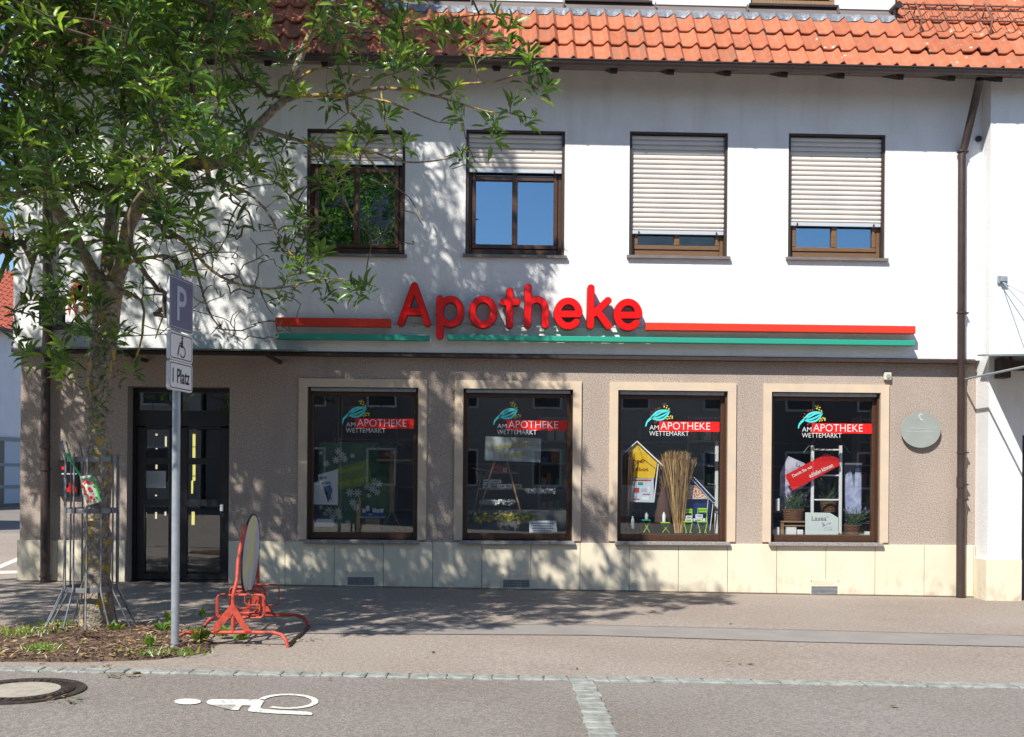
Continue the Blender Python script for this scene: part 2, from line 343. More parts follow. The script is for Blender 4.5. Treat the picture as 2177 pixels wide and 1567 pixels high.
def rp(zx, zy): return gp(zx/2.419, 1380+zy/2.417, .006)
mk = MB(); z0 = .006
def flat(pts, lift=.006):
    P = [rp(*q) for q in pts]
    mk.add(P, [tuple(range(len(P)))])
flat([(965+70*math.cos(a), 269+15*math.sin(a)) for a in np.linspace(0, 2*math.pi, 24)[:-1][::-1]])
def tri_poly(pts):      # concave polygon -> bmesh-triangulated faces
    import bmesh
    bm = bmesh.new(); f = bm.faces.new([bm.verts.new(p) for p in pts]); bmesh.ops.triangulate(bm, faces=[f])
    bm.verts.index_update(); vs = [tuple(v.co) for v in bm.verts]; fs = [tuple(v.index for v in f.verts) for f in bm.faces]; bm.free(); return vs, fs
body = [(1062, 270), (1070, 262), (1090, 257), (1335, 258), (1358, 266), (1338, 300), (1350, 307), (1420, 312), (1596, 322), (1607, 331), (1604, 339), (1420, 331), (1310, 323), (1280, 319), (1274, 311), (1292, 290), (1246, 288), (1226, 313), (1190, 312), (1214, 285), (1082, 285), (1066, 279)]
mk.add(*tri_poly([rp(*q) for q in body][::-1]))
ar = []
for a in np.linspace(R(162), R(-128), 40):
    ar.append((rp(1480+158*math.cos(a), 268-39*math.sin(a)), rp(1480+124*math.cos(a), 268-31*math.sin(a))))
vs_ = [q for pr in ar for q in pr]
mk.add(vs_, [(2*i, 2*i+2, 2*i+3, 2*i+1) for i in range(39)])
o = mk.build('road_marking', M['paint']); tag(o, kind='structure')
# far markings beside the far street
mk2 = MB()
for q in ([(-60, 1226), (42, 1183), (42, 1191), (-30, 1222)], [(-60, 1215), (42, 1213), (42, 1219), (-60, 1222)]):
    P = [gp(a, b, .008) for a, b in q]; mk2.add(P, [(0, 1, 2, 3)])
tag(mk2.build('road_marking', M['paint']), kind='structure')

# manhole cover
mc = gp(44, 1470); t = thing('manhole_cover', 'round cast iron manhole cover with pale concrete centre in the road', 'manhole cover', loc=(mc.x, mc.y, gz(mc.x)))
def ring(mb, r0, r1, z0, z1, n=48, mi=0):
    vs = [];
    for i in range(n):
        a = 2*math.pi*i/n; c, s_ = math.cos(a), math.sin(a)
        vs += [(r0*c, r0*s_, z1+GB*r0*c), (r1*c, r1*s_, z1+GB*r1*c), (r1*c, r1*s_, z0+GB*r1*c), (r0*c, r0*s_, z0+GB*r0*c)]
    fs = []
    for i in range(n):
        a, b = 4*i, 4*((i+1) % n); fs += [(a, a+1, b+1, b), (a+1, a+2, b+2, b+1), (a+3, a, b, b+3)]
    mb.add(vs, fs, mi)
mb = MB(); ring(mb, .335, .39, -.03, .010); ring(mb, .318, .335, -.03, .003); ring(mb, .235, .318, -.03, .012, 48)
for i in range(36):
    a = 2*math.pi*i/36; c, s_ = math.cos(a), math.sin(a)
    pts = [(r*math.cos(a+da), r*math.sin(a+da)) for r, da in ((.262, -.05), (.305, -.045), (.305, .045), (.262, .05))]
    mb.add([(x, y, .012+GB*x) for x, y in pts]+[(x, y, .018+GB*x) for x, y in pts], [(4, 5, 6, 7), (0, 1, 5, 4), (1, 2, 6, 5), (2, 3, 7, 6), (3, 0, 4, 7)])
mb.build('iron_ring', M['iron'], t)
mb = MB(); n = 40; mb.add([(.236*math.cos(2*math.pi*i/n), .236*math.sin(2*math.pi*i/n), .013+GB*.236*math.cos(2*math.pi*i/n)) for i in range(n)], [tuple(range(n))])
mb.build('concrete_infill', M['concrete'], t)

# ------------------------------------------------------------------ the pharmacy building
B = thing('pharmacy_building', 'white and brown rendered pharmacy building with orange tiled mansard roof', 'building')
def rect_holes(mb, x0, x1, z0, z1, Y, holes, depth, mi=0, sub=1):
    X = sorted({x0, x1, *[h[0] for h in holes], *[h[1] for h in holes]}); Z = sorted({z0, z1, *[h[2] for h in holes], *[h[3] for h in holes]})
    for i in range(len(X)-1):
        for j in range(len(Z)-1):
            cx, cz = (X[i]+X[i+1])/2, (Z[j]+Z[j+1])/2
            if any(h[0] < cx < h[1] and h[2] < cz < h[3] for h in holes): continue
            mb.add([(X[i], Y, Z[j]), (X[i+1], Y, Z[j]), (X[i+1], Y, Z[j+1]), (X[i], Y, Z[j+1])], [(0, 1, 2, 3)], mi)
    for a, b, c, d in holes:
        y2 = Y+depth
        mb.add([(a, Y, c), (a, y2, c), (a, y2, d), (a, Y, d)], [(0, 1, 2, 3)], mi)
        mb.add([(b, Y, c), (b, y2, c), (b, y2, d), (b, Y, d)], [(3, 2, 1, 0)], mi)
        mb.add([(a, Y, d), (a, y2, d), (b, y2, d), (b, Y, d)], [(0, 1, 2, 3)], mi)
        mb.add([(a, Y, c), (a, y2, c), (b, y2, c), (b, Y, c)], [(3, 2, 1, 0)], mi)
UY = -.10                                   # face of the insulated upper storey
WY = -.33                                   # face of the right wing
XL = at(43, 1000, 0).x; XLU = at(29, 600, UY).x; XR = at(2101, 1000, WY).x
ZPL = at(960, 1153, 0).z; ZB = at(1400, 758, UY).z; ZEAVE = at(1600, 139, -.62).z
ZBOT = -.45
# shop windows: inner openings
SWX = [(653, 888.5), (984, 1217), (1312.5, 1545.5), (1638.5, 1870)]
SW = []
zt = at(1265, 829, 0).z; zb = at(1265, 1150, 0).z
for a, b in SWX: SW.append((at(a, 990, 0).x, at(b, 990, 0).x, zb, zt))
DR = (at(270, 1000, 0).x, at(487, 1000, 0).x, ZBOT, at(380, 822, 0).z)
mb = MB(); rect_holes(mb, XL, XR, ZPL, ZB+.05, 0, SW+[(DR[0], DR[1], ZPL-1, DR[3])], .26)
mb.add([(XL, 0, ZPL), (XL, 9, ZPL), (XL, 9, ZB), (XL, 0, ZB)], [(3, 2, 1, 0)])
mb.build('lower_wall', M['brown_wall'], B)
# plinth
mb = MB(); seams = [606+104.55*i for i in range(15)]; xsp = [at(s, 1200, -.03).x for s in seams]; d_ = xsp[1]-xsp[0]
xl, xr = at(36, 1200, -.03).x, at(2073, 1200, -.03).x
edges = [xl]+[at(121, 1200, -.03).x, at(215, 1200, -.03).x, DR[0]-.005]
for a, b in zip(edges[:-1], edges[1:]): mb.bbox((a+.003, -.03, ZBOT), (b-.003, .25, ZPL), .003)
e2 = [DR[1]+.005]+[q for q in xsp if DR[1] < q < xr]+[xr]
for a, b in zip(e2[:-1], e2[1:]): mb.bbox((a+.003, -.03, ZBOT), (b-.003, .25, ZPL), .003)
mb.add([(xl, -.028, ZBOT), (xl, 9, ZBOT), (xl, 9, ZPL), (xl, -.028, ZPL)], [(3, 2, 1, 0)])
mb.build('plinth', M['plinth'], B)
mb = MB(); mb.box((xl+.01, -.024, ZBOT), (DR[0]-.01, .2, ZPL-.005)); mb.box((DR[1]+.01, -.024, ZBOT), (xr, .2, ZPL-.005)); mb.build('plinth_joints', M['joint'], B)
mb = MB(); mb.add([(xl, -.045, gz(xl)+.012), (xr, -.045, gz(xr)+.012), (xr, -.03, gz(xr)+.02), (xl, -.03, gz(xl)+.02)], [(0, 1, 2, 3)])
mb.build('base_joint', M['joint'], B)
# upper wall with window openings
UWX = [(652, 861, 275, 541), (990, 1200.5, 277, 543), (1338, 1547, 281, 545), (1676, 1882, 285, 549)]
UW = []
for a, b, c, d in UWX: UW.append((at(a, 420, UY).x, at(b, 420, UY).x, at((a+b)/2, d, UY).z, at((a+b)/2, c, UY).z))
mb = MB(); ZWT = ZEAVE+.12
rect_holes(mb, XLU, at(2087, 500, UY).x, ZB, ZWT, UY, UW, .17)
mb.add([(XLU, UY, ZB), (XLU, 9, ZB), (XLU, 9, ZWT+.3), (XLU, UY, ZWT+.3)], [(3, 2, 1, 0)])
mb.add([(XLU, UY, ZB), (XR, UY, ZB), (XR, 0, ZB), (XLU, 0, ZB)], [(0, 3, 2, 1)])
mb.build('upper_wall', M['white_wall'], B)
mb = MB(); xe = at(2074, 762, UY-.02).x
mb.add([(XLU-.01, UY-.014, ZB+.012), (xe, UY-.014, ZB+.012), (xe, UY-.03, ZB-.008), (XLU-.01, UY-.03, ZB-.008)], [(0, 1, 2, 3)])
mb.box((XLU-.01, UY-.03, ZB-.042), (xe, -.0, ZB-.010)); mb.build('drip_edge', M['dkbrown'], B)
# right wing
WXR = XR+3.2; wd = (at(2173, 1000, WY).x, at(2173, 1000, WY).x+1.1, ZBOT, at(2176, 925, WY).z)
ZPW = at(2100, 1189, WY).z
wm = MB(); rect_holes(wm, XR, WXR, ZPW, ZWT, WY, [(wd[0], wd[1], ZPW-1, wd[3])], .2)
wm.add([(XR, WY, ZPW), (XR, UY+.02, ZPW), (XR, UY+.02, ZWT), (XR, WY, ZWT)], [(0, 3, 2, 1)])
wm.add([(XR, UY+.02, ZPW), (XR, .05, ZPW), (XR, .05, ZB), (XR, UY+.02, ZB)], [(0, 3, 2, 1)])
wm.add([(wd[0], WY+.18, ZPW-1), (wd[1], WY+.18, ZPW-1), (wd[1], WY+.18, wd[3]), (wd[0], WY+.18, wd[3])], [(0, 1, 2, 3)])
wm.build('wing_wall', M['white_wall'], B)
for q0_, q1_ in ((XR-.03, wd[0]-.01), (wd[1]+.01, WXR)): mb = MB(); mb.bbox((q0_, WY-.035, ZBOT), (q1_, 0, ZPW), .004); mb.build('wing_plinth', M['plinth'], B)
mb = MB(); mb.box((wd[0]+.005, WY+.06, ZBOT), (wd[0]+.07, WY+.17, wd[3]-.002)); mb.box((wd[0]+.075, WY+.10, ZBOT), (wd[1]-.01, WY+.15, wd[3]-.004)); mb.build('wing_door', M['black'], B)

# rooms behind the shop windows
RB = MB(); x0, x1, y0, y1, z0, z1 = XL+.05, XR, .262, 5.2, -.02, 2.95
RB.add([(x0,y0,z0),(x1,y0,z0),(x1,y1,z0),(x0,y1,z0),(x0,y0,z1),(x1,y0,z1),(x1,y1,z1),(x0,y1,z1)], [(0,1,2,3),(7,6,5,4),(2,6,7,3),(1,5,6,2),(0,3,7,4)])
RB.build('shop_room', M['room'], B)
pl = MB()
for a, b, c, d in SW: pl.box((a-.12, .262, 0), (b+.12, 1.0, ZPL+.045))
pl.build('display_platform', mat('platform', (.22, .21, .20), .7), B)
# shelving along the back of the shop and beside the windows
SHM = mat('shelving', (.34, .31, .27), .6)
for (xa, xb, yy) in ((at(1150, 900, 1.9).x, at(1215, 900, 1.9).x, 1.9), (at(1465, 900, 1.5).x, at(1560, 900, 1.5).x, 1.5), (at(1830, 900, 1.4).x, at(1880, 900, 1.4).x+.1, 1.4)):
    sh = MB()
    for z in np.arange(.6, 2.3, .33): sh.box((xa, yy, z), (xb, yy+.3, z+.025))
    sh.box((xa-.02, yy, .2), (xa, yy+.3, 2.3)); sh.box((xb, yy, .2), (xb+.02, yy+.3, 2.3)); sh.build('shop_shelving', SHM, B)
for xa in np.arange(-2.4, 5.4, 1.05):
    sh = MB()
    for z in np.arange(.4, 2.4, .4): sh.box((xa, 4.6, z), (xa+1.0, 4.95, z+.03))
    sh.box((xa-.02, 4.6, 0), (xa, 4.95, 2.4)); sh.build('shop_shelving', SHM, B)
bxm = MB(); cm = [mat('pack_%d' % i, c, .6) for i, c in enumerate([(.6, .6, .58), (.12, .28, .10), (.10, .16, .4), (.5, .2, .08), (.55, .42, .2)])]
for (xa, xb, yy) in ((at(1150, 900, 1.9).x, at(1215, 900, 1.9).x, 1.9), (at(1465, 900, 1.5).x, at(1560, 900, 1.5).x, 1.5), (at(1830, 900, 1.4).x, at(1880, 900, 1.4).x+.1, 1.4)):
    for z in np.arange(.625, 2.2, .33):
        x = xa+.02
        while x < xb-.1:
            w = random.uniform(.05, .12); h = random.uniform(.08, .24); bxm.box((x, yy+.04, z), (x+w, yy+.2, z+h), random.randrange(5)); x += w+random.uniform(.005, .09)
bxm.build('shop_stock', cm, B)

# shop window joinery
WNAMES = ['shop window with green meadow poster, nearest the door', 'shop window with the grey board on an easel', 'shop window with yellow house card and straw', 'shop window with white ladder, nearest the plaque']
LOGO_Z = 4.017
def film(par, ox, oy, bar_right, wi):
    """leaf emblem and lettering on the glass; offsets in photo pixels relative to the third window"""
    Y = .112
    def q(zx, zy): p_ = at(1280+zx/LOGO_Z+ox, 790+zy/LOGO_Z+oy, Y); return p_
    m = MB()
    a, b = q(487, 425), q(bar_right, 425); c = q(487, 510)
    m.add([(a.x, Y, c.z), (b.x, Y, c.z), (b.x, Y, a.z), (a.x, Y, a.z)], [(0, 1, 2, 3)]); m.build('red_strip', M['redfilm'], par)
    m = MB()
    def line(txt, x0_, x1_, y0_, y1_):
        l, r_ = q(x0_, y0_), q(x1_, y1_)
        put_text(m, txt, r_.x-l.x, (l.x+r_.x)/2, (l.z+r_.z)/2, Y-.003, height=l.z-r_.z, bold=-.010)
    line('AM', 405, 483, 458, 497); line('APOTHEKE', 500, 922, 432, 498); line('WETTEMARKT', 403, 740, 508, 550)
    m.build('window_lettering', M['whitefilm'], par)
    # leaf: crescent segments
    m = MB()
    def curve(pts, w):
        P = []
        n = len(pts)
        for i in range((n-1)*6+1):
            t_ = i/6; k = min(int(t_), n-2); f = t_-k
            p0 = pts[max(k-1, 0)]; p1 = pts[k]; p2 = pts[k+1]; p3 = pts[min(k+2, n-1)]
            P.append([.5*((2*p1[j])+(-p0[j]+p2[j])*f+(2*p0[j]-5*p1[j]+4*p2[j]-p3[j])*f*f+(-p0[j]+3*p1[j]-3*p2[j]+p3[j])*f**3) for j in (0, 1)])
        V = []
        for i, p_ in enumerate(P):
            a_ = P[max(i-1, 0)]; b_ = P[min(i+1, len(P)-1)]; dx, dy = b_[0]-a_[0], b_[1]-a_[1]; l = math.hypot(dx, dy) or 1
            ww = w*math.sin(math.pi*(.12+.8*i/(len(P)-1)))
            V += [q(p_[0]-dy/l*ww, p_[1]+dx/l*ww), q(p_[0]+dy/l*ww, p_[1]-dx/l*ww)]
        m.add(V, [(2*i, 2*i+1, 2*i+3, 2*i+2) for i in range(len(P)-1)])
    curve([(372, 470), (385, 430), (420, 395), (470, 345), (530, 330), (580, 338)], 10)
    curve([(420, 398), (470, 412), (520, 405), (555, 375), (580, 338)], 9)
    curve([(425, 392), (470, 370), (520, 345), (575, 340)], 8)
    curve([(430, 396), (480, 392), (530, 370), (575, 342)], 8)
    m.build('leaf_emblem', M['teal'], par)
    m = MB()
    for i, (dx, dy) in enumerate([(520, 280), (540, 275), (555, 290), (530, 300), (550, 310), (570, 320), (565, 385), (585, 380), (575, 400), (598, 398), (555, 405), (600, 385), (535, 285)]):
        a_ = random.uniform(0, 3.1); m.add([q(dx+9*math.cos(t_)*math.cos(a_)-5*math.sin(t_)*math.sin(a_), dy+9*math.cos(t_)*math.sin(a_)+5*math.sin(t_)*math.cos(a_)) for t_ in np.linspace(0, 2*math.pi, 8)[:-1][::-1]], [tuple(range(7))])
    m.build('yellow_petals', M['gold'], par)
    m = MB()
    for i, (dx, dy) in enumerate([(455, 322), (475, 315), (492, 312), (425, 345), (415, 370), (450, 435), (465, 430), (510, 510)]):
        a_ = random.uniform(0, 3.1); m.add([q(dx+8*math.cos(t_)*math.cos(a_)-4*math.sin(t_)*math.sin(a_), dy+8*math.cos(t_)*math.sin(a_)+4*math.sin(t_)*math.cos(a_)) for t_ in np.linspace(0, 2*math.pi, 8)[:-1][::-1]], [tuple(range(7))])
    m.build('crimson_petals', M['crimson'], par)
for i, (a, b, c, d) in enumerate(SW):
    fw = .062; yb = .115
    m = MB(); m.bbox((a+.002, .09, c+.002), (a+fw, .16, d-.05), .006); m.bbox((b-fw, .09, c+.002), (b-.002, .16, d-.05), .006)
    m.bbox((a+fw+.001, .092, c+.003), (b-fw-.001, .158, c+.085), .006); m.bbox((a+fw+.001, .092, d-.10), (b-fw-.001, .158, d-.05), .006)
    m.box((a+.002, .03, c+.01), (a+.022, .088, d-.05)); m.box((b-.022, .03, c+.01), (b-.002, .088, d-.05))
    f = m.build('shop_window', M['wood'], B); f['label'] = WNAMES[i]
    m = MB(); m.box((a+fw-.005, .124, c+.08), (b-fw+.005, .130, d-.096)); m.build('pane', M['glass_shop'], f)
    m = MB(); m.bbox((a+.03, .035, d-.05), (b-.03, .075, d-.004), .005); m.tube([(a+.23, .036, d-.024), (a+.23, .024, d-.024)], .012, 8); m.tube([(b-.2, .036, d-.024), (b-.2, .024, d-.024)], .012, 8)
    m.build('shutter_rail', M['galv'] , f)
    m = MB(); s_ = .108
    m.box((a-s_, -.028, c), (a, .01, d+s_*.97)); m.box((b, -.028, c), (b+s_, .01, d+s_*.97)); m.box((a, -.028, d), (b, .01, d+s_*.97)); m.build('surround', M['surround'], f)
    m = MB(); m.bbox((a-.03, -.085, c-.045), (b+.03, .092, c), .004); m.build('sill', M['granite'], f)
    oxs = [-330+.0, -1.0, 0, 0][i]
film_off = [(SWX[0][0]-SWX[2][0]+14.5, -6.5, 1000), (SWX[1][0]-SWX[2][0]+5, -3, 1000), (0, 0, 1003), (SWX[3][0]-SWX[2][0]-1.5, 4, 1003)]
for f, (ox, oy, br) in zip([c for c in B.children if c.name.startswith('shop_window')], film_off): film(f, ox, oy, br if ox > -600 else 995, 0)

# upper windows with roller shutters
shut = [at(750, 350, UY+.06).z, at(1090, 368, UY+.06).z, at(1440, 499, UY+.06).z, at(1780, 482, UY+.06).z]
UN = ['upper window behind the tree, shutter a third down', 'upper window with sky in both panes, shutter a third down', 'upper window with its shutter almost fully down', 'upper window with its shutter mostly down, rightmost']
for i, (a, b, c, d) in enumerate(UW):
    y0 = UY+.10
    m = MB(); fw = .06
    m.bbox((a+.012, y0, c+.02), (a+fw+.02, y0+.06, d-.02), .006); m.bbox((b-fw-.02, y0, c+.02), (b-.012, y0+.06, d-.02), .006)
    m.bbox((a+fw+.021, y0+.002, c+.02), (b-fw-.021, y0+.058, c+.10), .006); m.bbox((a+fw+.021, y0+.002, d-.12), (b-fw-.021, y0+.058, d-.02), .006)
    cx = (a+b)/2
    m.bbox((a+fw+.021, y0-.012, c+.101), (b-fw-.021, y0+.05, c+.155), .006)
    m.bbox((a+fw+.021, y0-.012, c+.156), (a+fw+.07, y0+.05, d-.13), .006); m.bbox((b-fw-.07, y0-.012, c+.156), (b-fw-.021, y0+.05, d-.13), .006)
    m.bbox((cx-.035, y0-.014, c+.156), (cx+.035, y0+.048, d-.13), .006)
    mm = M['wood'] if i < 2 else mat('light_brown_window_wood', (.20, .115, .058), .45, (.14, .075, .038), 12, 6, stretch=(1, 1, 8))
    w = m.build('window', mm, B); w['label'] = UN[i]
    if i < 2:   # the raised shutter leaves the upper frame to see
        m = MB(); m.bbox((a+fw+.07, y0-.013, shut[i]-.09), (b-fw-.07, y0+.046, shut[i]-.03), .006); m.build('top_rail', mm, w)
    m = MB(); m.box((a+.1, y0+.02, c+.15), (b-.1, y0+.026, d-.11)); m.build('pane', M['glass_up'], w)
    m = MB(); m.box((a-.05, y0+.30, c-.05), (b+.05, y0+.32, d+.05))
    m.box((a-.05, y0+.075, d), (b+.05, y0+.3, d+.02)); m.box((a-.05, y0+.075, c-.03), (b+.05, y0+.3, c-.01)); m.box((a-.07, y0+.07, c-.05), (a-.05, y0+.32, d+.05)); m.box((b+.05, y0+.07, c-.05), (b+.07, y0+.32, d+.05))
    m.build('dark_room', M['dark'], w)
    m = MB()
    m.box((a+.004, UY+.02, c+.005), (a+.035, UY+.098, d-.02)); m.box((b-.035, UY+.02, c+.005), (b-.004, UY+.098, d-.02)); m.box((a+.004, UY+.004, d-.024), (b-.004, UY+.098, d-.003)); m.build('guide_rail', M['dkbrown'], w)
    # slats
    m = MB(); z = d-.03; zb_ = shut[i]; ys_ = UY+.062; p_ = .0615
    while z > zb_+.055:
        hh = min(p_, z-zb_-.045)
        prof = [(ys_+.010, z), (ys_-.002, z-.003), (ys_-.0095, z-hh*.30), (ys_-.0095, z-hh*.62), (ys_-.004, z-hh+.012), (ys_+.012, z-hh+.009), (ys_+.012, z-hh)]
        vs = []
        for (yy, zz) in prof: vs += [(a+.035, yy, zz), (b-.035, yy, zz)]
        m.add(vs, [(2*k, 2*k+2, 2*k+3, 2*k+1) for k in range(len(prof)-1)], 0, False); z -= p_
    m.build('roller_shutter', M['slat'], w)
    m = MB(); m.bbox((a+.036, ys_-.014, zb_), (b-.036, ys_+.01, zb_+.047), .004)
    for xx in (a+.13, b-.13): m.box((xx-.008, ys_-.035, zb_+.004), (xx+.008, ys_-.014, zb_+.022), 1); m.box((xx-.006, ys_-.035, zb_+.018), (xx+.004, ys_-.026, zb_+.036), 1)
    m.build('shutter_end_bar', [M['alu'], M['black']], w)
    m = MB(); vs = [(a-.03, UY+.10, c+.018), (b+.03, UY+.10, c+.018), (b+.03, UY-.05, c-.0), (a-.03, UY-.05, c-.0), (a-.03, UY+.10, c-.03), (b+.03, UY+.10, c-.03), (b+.03, UY-.05, c-.035), (a-.03, UY-.05, c-.035)]
    m.add(vs, [(0, 3, 2, 1), (3, 7, 6, 2), (4, 5, 6, 7), (0, 4, 7, 3), (1, 2, 6, 5)]); m.build('sill', M['sillmetal'], w)

# entrance door
m = MB(); a, b, c, d = DR; yD = .20; c = gz(a)+.02; cx = at(378, 1000, yD).x
m.box((a+.002, yD, c), (a+.05, yD+.09, d-.002)); m.box((b-.05, yD, c), (b-.002, yD+.09, d-.002)); m.box((a+.05, yD, d-.06), (b-.05, yD+.09, d-.002))
ztr0, ztr1 = at(380, 873, yD).z, at(380, 832, yD).z
m.box((a+.05, yD, at(380, 905, yD).z), (b-.05, yD+.09, ztr0)); m.box((cx-.03, yD, ztr0), (cx+.03, yD+.09, d-.06)); m.box((a+.002, yD-.01, ZBOT), (b-.002, yD+.1, c))
dr = m.build('door', M['doorframe'], B); dr['label'] = 'dark double glazed shop door with three panes per leaf'
zs = [(905, 972), (988, 1060), (1073, 1230)]
for k, (l, r_) in enumerate(((a+.055, cx-.012), (cx+.012, b-.055))):
    m = MB(); iw = .105
    m.box((l, yD+.015, c+.01), (l+iw, yD+.07, at(0, 905, yD).z-.005)); m.box((r_-iw, yD+.015, c+.01), (r_, yD+.07, at(0, 905, yD).z-.005))
    zl = [at(380, v, yD).z for v in (905, 912, 974, 987, 1062, 1076, 1222, 1243)]
    for t1, t0 in ((zl[0]-.005, zl[1]), (zl[2], zl[3]), (zl[4], zl[5]), (zl[6], c+.01)): m.box((l+iw, yD+.017, t0), (r_-iw, yD+.068, t1))
    m.box((l+iw, yD+.02, zl[6]+.0), (r_-iw, yD+.03, zl[6]+.012))
    lf = m.build('door_leaf', M['doorframe'], dr)
    g_ = MB(); g_.box((l+.09, yD+.04, c+.1), (r_-.09, yD+.046, zl[0]-.05)); g_.build('door_pane', M['glass_shop'], dr)
m = MB(); m.box((a+.05, yD+.04, ztr0-.01), (b-.05, yD+.046, d-.05)); m.build('transom_pane', M['glass_shop'], dr)
lk = at(471.5, 1080, yD); m = MB(); m.bbox((lk.x-.022, yD-.01, lk.z-.045), (lk.x+.022, yD+.014, lk.z+.045), .008); m.build('door_lock', M['alu'], dr)
n_ = at(327, 1018, yD+.03); m = MB(); m.box((n_.x-.17, yD+.034, n_.z-.115), (n_.x+.15, yD+.037, n_.z+.10), 0)
for k in range(6): m.box((n_.x-.10+.01*(k % 2), yD+.032, n_.z+.06-k*.022), (n_.x+.09-.02*(k % 3), yD+.033, n_.z+.064-k*.022), 1)
m.build('notice_sheet', [M['greycard'], M['text_dark']], dr)
# glowing strips added behind the door glass, standing in for its yellow gleams
glow = emit('yellow_glow', (.95, .85, .22), .75); glow2 = emit('warm_glow', (1, .88, .55), .7); yl = 1.6
def glowbar(px, y0_, y1_, w):
    m = MB(); p0, p1 = at(px, y0_, yl), at(px, y1_, yl); m.box((p0.x-w/2, yl, p1.z), (p0.x+w/2, yl+.03, p0.z)); m.build('glow_strip' if w > .019 else 'glow_spot', glow if w > .019 else glow2, B)
glowbar(412, 921, 973, .032); glowbar(412, 988, 1022, .032); glowbar(408, 1022, 1050, .02); glowbar(410, 1088, 1116, .035)
for px, ya, yb_ in ((310, 922, 929), (332, 922, 926), (310, 953, 955), (332, 953, 955), (352, 928, 949), (308, 988, 997), (332, 988, 997), (309, 1089, 1102), (331, 1089, 1103), (351, 1088, 1096), (331, 1052, 1055)): glowbar(px, ya, yb_, .018)
m = MB()
for px in (398, 426): p0, p1 = at(px, 920, 1.6), at(px, 1120, 1.6); m.box((p0.x-.008, 1.58, p1.z), (p0.x+.008, 1.6, p0.z))
for yy in (922, 950, 1012, 1050, 1084): p0, p1 = at(396, yy, 1.6), at(428, yy, 1.6); m.box((p0.x, 1.58, p0.z-.006), (p1.x, 1.6, p0.z+.006))
m.build('display_cabinet', M['wood_light'], B)

# floor vents in the plinth
for k, (px0, py0, px1, py1, kind_) in enumerate(((735, 1213, 800, 1254, 0), (1066, 1219, 1130, 1259, 0), (1721, 1232, 1785, 1274, 1))):
    p0, p1 = at(px0, py1, -.035), at(px1, py0, -.035); w, h = p1.x-p0.x, p1.z-p0.z
    m = MB(); m.box((p0.x, -.036, p0.z), (p1.x, -.028, p1.z), 0)
    gx0, gx1, gz0, gz1 = p0.x+.06*w, p0.x+.93*w, p0.z+.26*h, p0.z+.66*h
    m.box((gx0, -.0375, gz0), (gx1, -.030, gz1), 1)
    if kind_:
        for j in range(6): zz = gz0+(j+.15)*(gz1-gz0)/6; m.box((gx0+.004, -.043, zz), (gx1-.004, -.0376, zz+(gz1-gz0)/6*.55), 2)
    else:
        for j in range(14): xx = gx0+(j+.2)*(gx1-gx0)/14; m.box((xx, -.041, gz0+.006), (xx+.006, -.0376, gz1-.006), 2)
        for j in range(4): zz = gz0+(j+.4)*(gz1-gz0)/4; m.box((gx0+.004, -.0415, zz), (gx1-.004, -.0377, zz+.006), 2)
    for j in range(3):
        for base in (.06, .74): m.box((p0.x+.05, -.0375, p0.z+(base+.07*j)*h), (p1.x-.05, -.0361, p0.z+(base+.07*j+.015)*h), 3)
    for xx in (p0.x+.02, p1.x-.02):
        for zz in (p0.z+.02, p1.z-.02): m.tube([(xx, -.036, zz), (xx, -.041, zz)], .007, 6, 1)
    v = m.build('vent_grille', [M['plinth'], M['joint'], M['galv'], M['surround']], B); v['label'] = ['floor vent below the meadow poster window', 'floor vent below the easel window', 'sunlit floor vent below the ladder window'][k]

# ------------------------------------------------------------------ roof
TH = R(55); ct, st = math.cos(TH), math.sin(TH); EX = .335; TW = .2185
def roof_pt(x, s, h=0): return (x, -.62+s*ct-h*st, ZEAVE+s*st+h*ct)
us = np.array([0, .12, .28, .45, .58, .68, .76, .83, .90, 1.0]); hs_ = .010*(1-us)**2+.058*np.exp(-((us-.79)/.15)**2)+.006*us
def tiles(rows, x0, x1, lift_some=True):
    mb_ = MB(); tone = []; nx = int(round((x1-x0)/TW))
    for r_ in rows:
        for i in range(nx):
            xx = x0+i*TW; s0 = r_*EX-.035; s1 = (r_+1)*EX+.03; tn = random.uniform(.8, 1.12)
            lift = .044+random.uniform(-.003, .004); tilt = random.uniform(-.004, .004); sj = random.uniform(-.006, .006)
            if lift_some and random.random() < .035: lift += .018; tilt += .012
            vs = []
            for k, u in enumerate(us):
                xk = xx+u*(TW+.012); h0 = hs_[k]+lift+tilt*(u-.5); h1 = hs_[k]+.004; hm = hs_[k]+(lift+.004)/2+tilt*(u-.5)*.5
                vs += [roof_pt(xk, s0+sj, h0-.026), roof_pt(xk, s0+sj-.003, h0-.006), roof_pt(xk, s0+sj+.006, h0), roof_pt(xk, (s0+s1)/2, hm), roof_pt(xk, s1, h1)]
            n = len(us); fs = [(5*k+j, 5*k+5+j, 5*k+6+j, 5*k+1+j) for k in range(n-1) for j in range(4)]
            fs += [(5*(n-1)+j+0, 5*(n-1)+j+1, 5*(n-1)+j+1, 5*(n-1)+j+0) for j in range(0)]
            e = [vs[5*(n-1)+j] for j in range(5)]; mb_.add(vs, fs, 0, False)
            # right-hand roll edge
            ev = e+[roof_pt(xx+(TW+.012), s0+sj, -.0), roof_pt(xx+(TW+.012), s1, -.01)]
            mb_.add(ev, [(1, 2, 3, 4, 6, 5)]); tone += [tn]*(len(fs)+1)
    return mb_, tone
xd0, xd1 = at(828, 45, 0).x, at(1908, 45, 0).x
rx0 = at(12, 110, -.62).x; rx1 = WXR+1.2
nxa = int((xd0-rx0)/TW); nxb = int(math.ceil((rx1-xd1)/TW))
allm = MB(); tone = []
tl, tn = tiles(range(0, 3), rx0, rx1); allm.v = tl.v; allm.f = tl.f; allm.m = tl.m; allm.sm = tl.sm; tone = tn
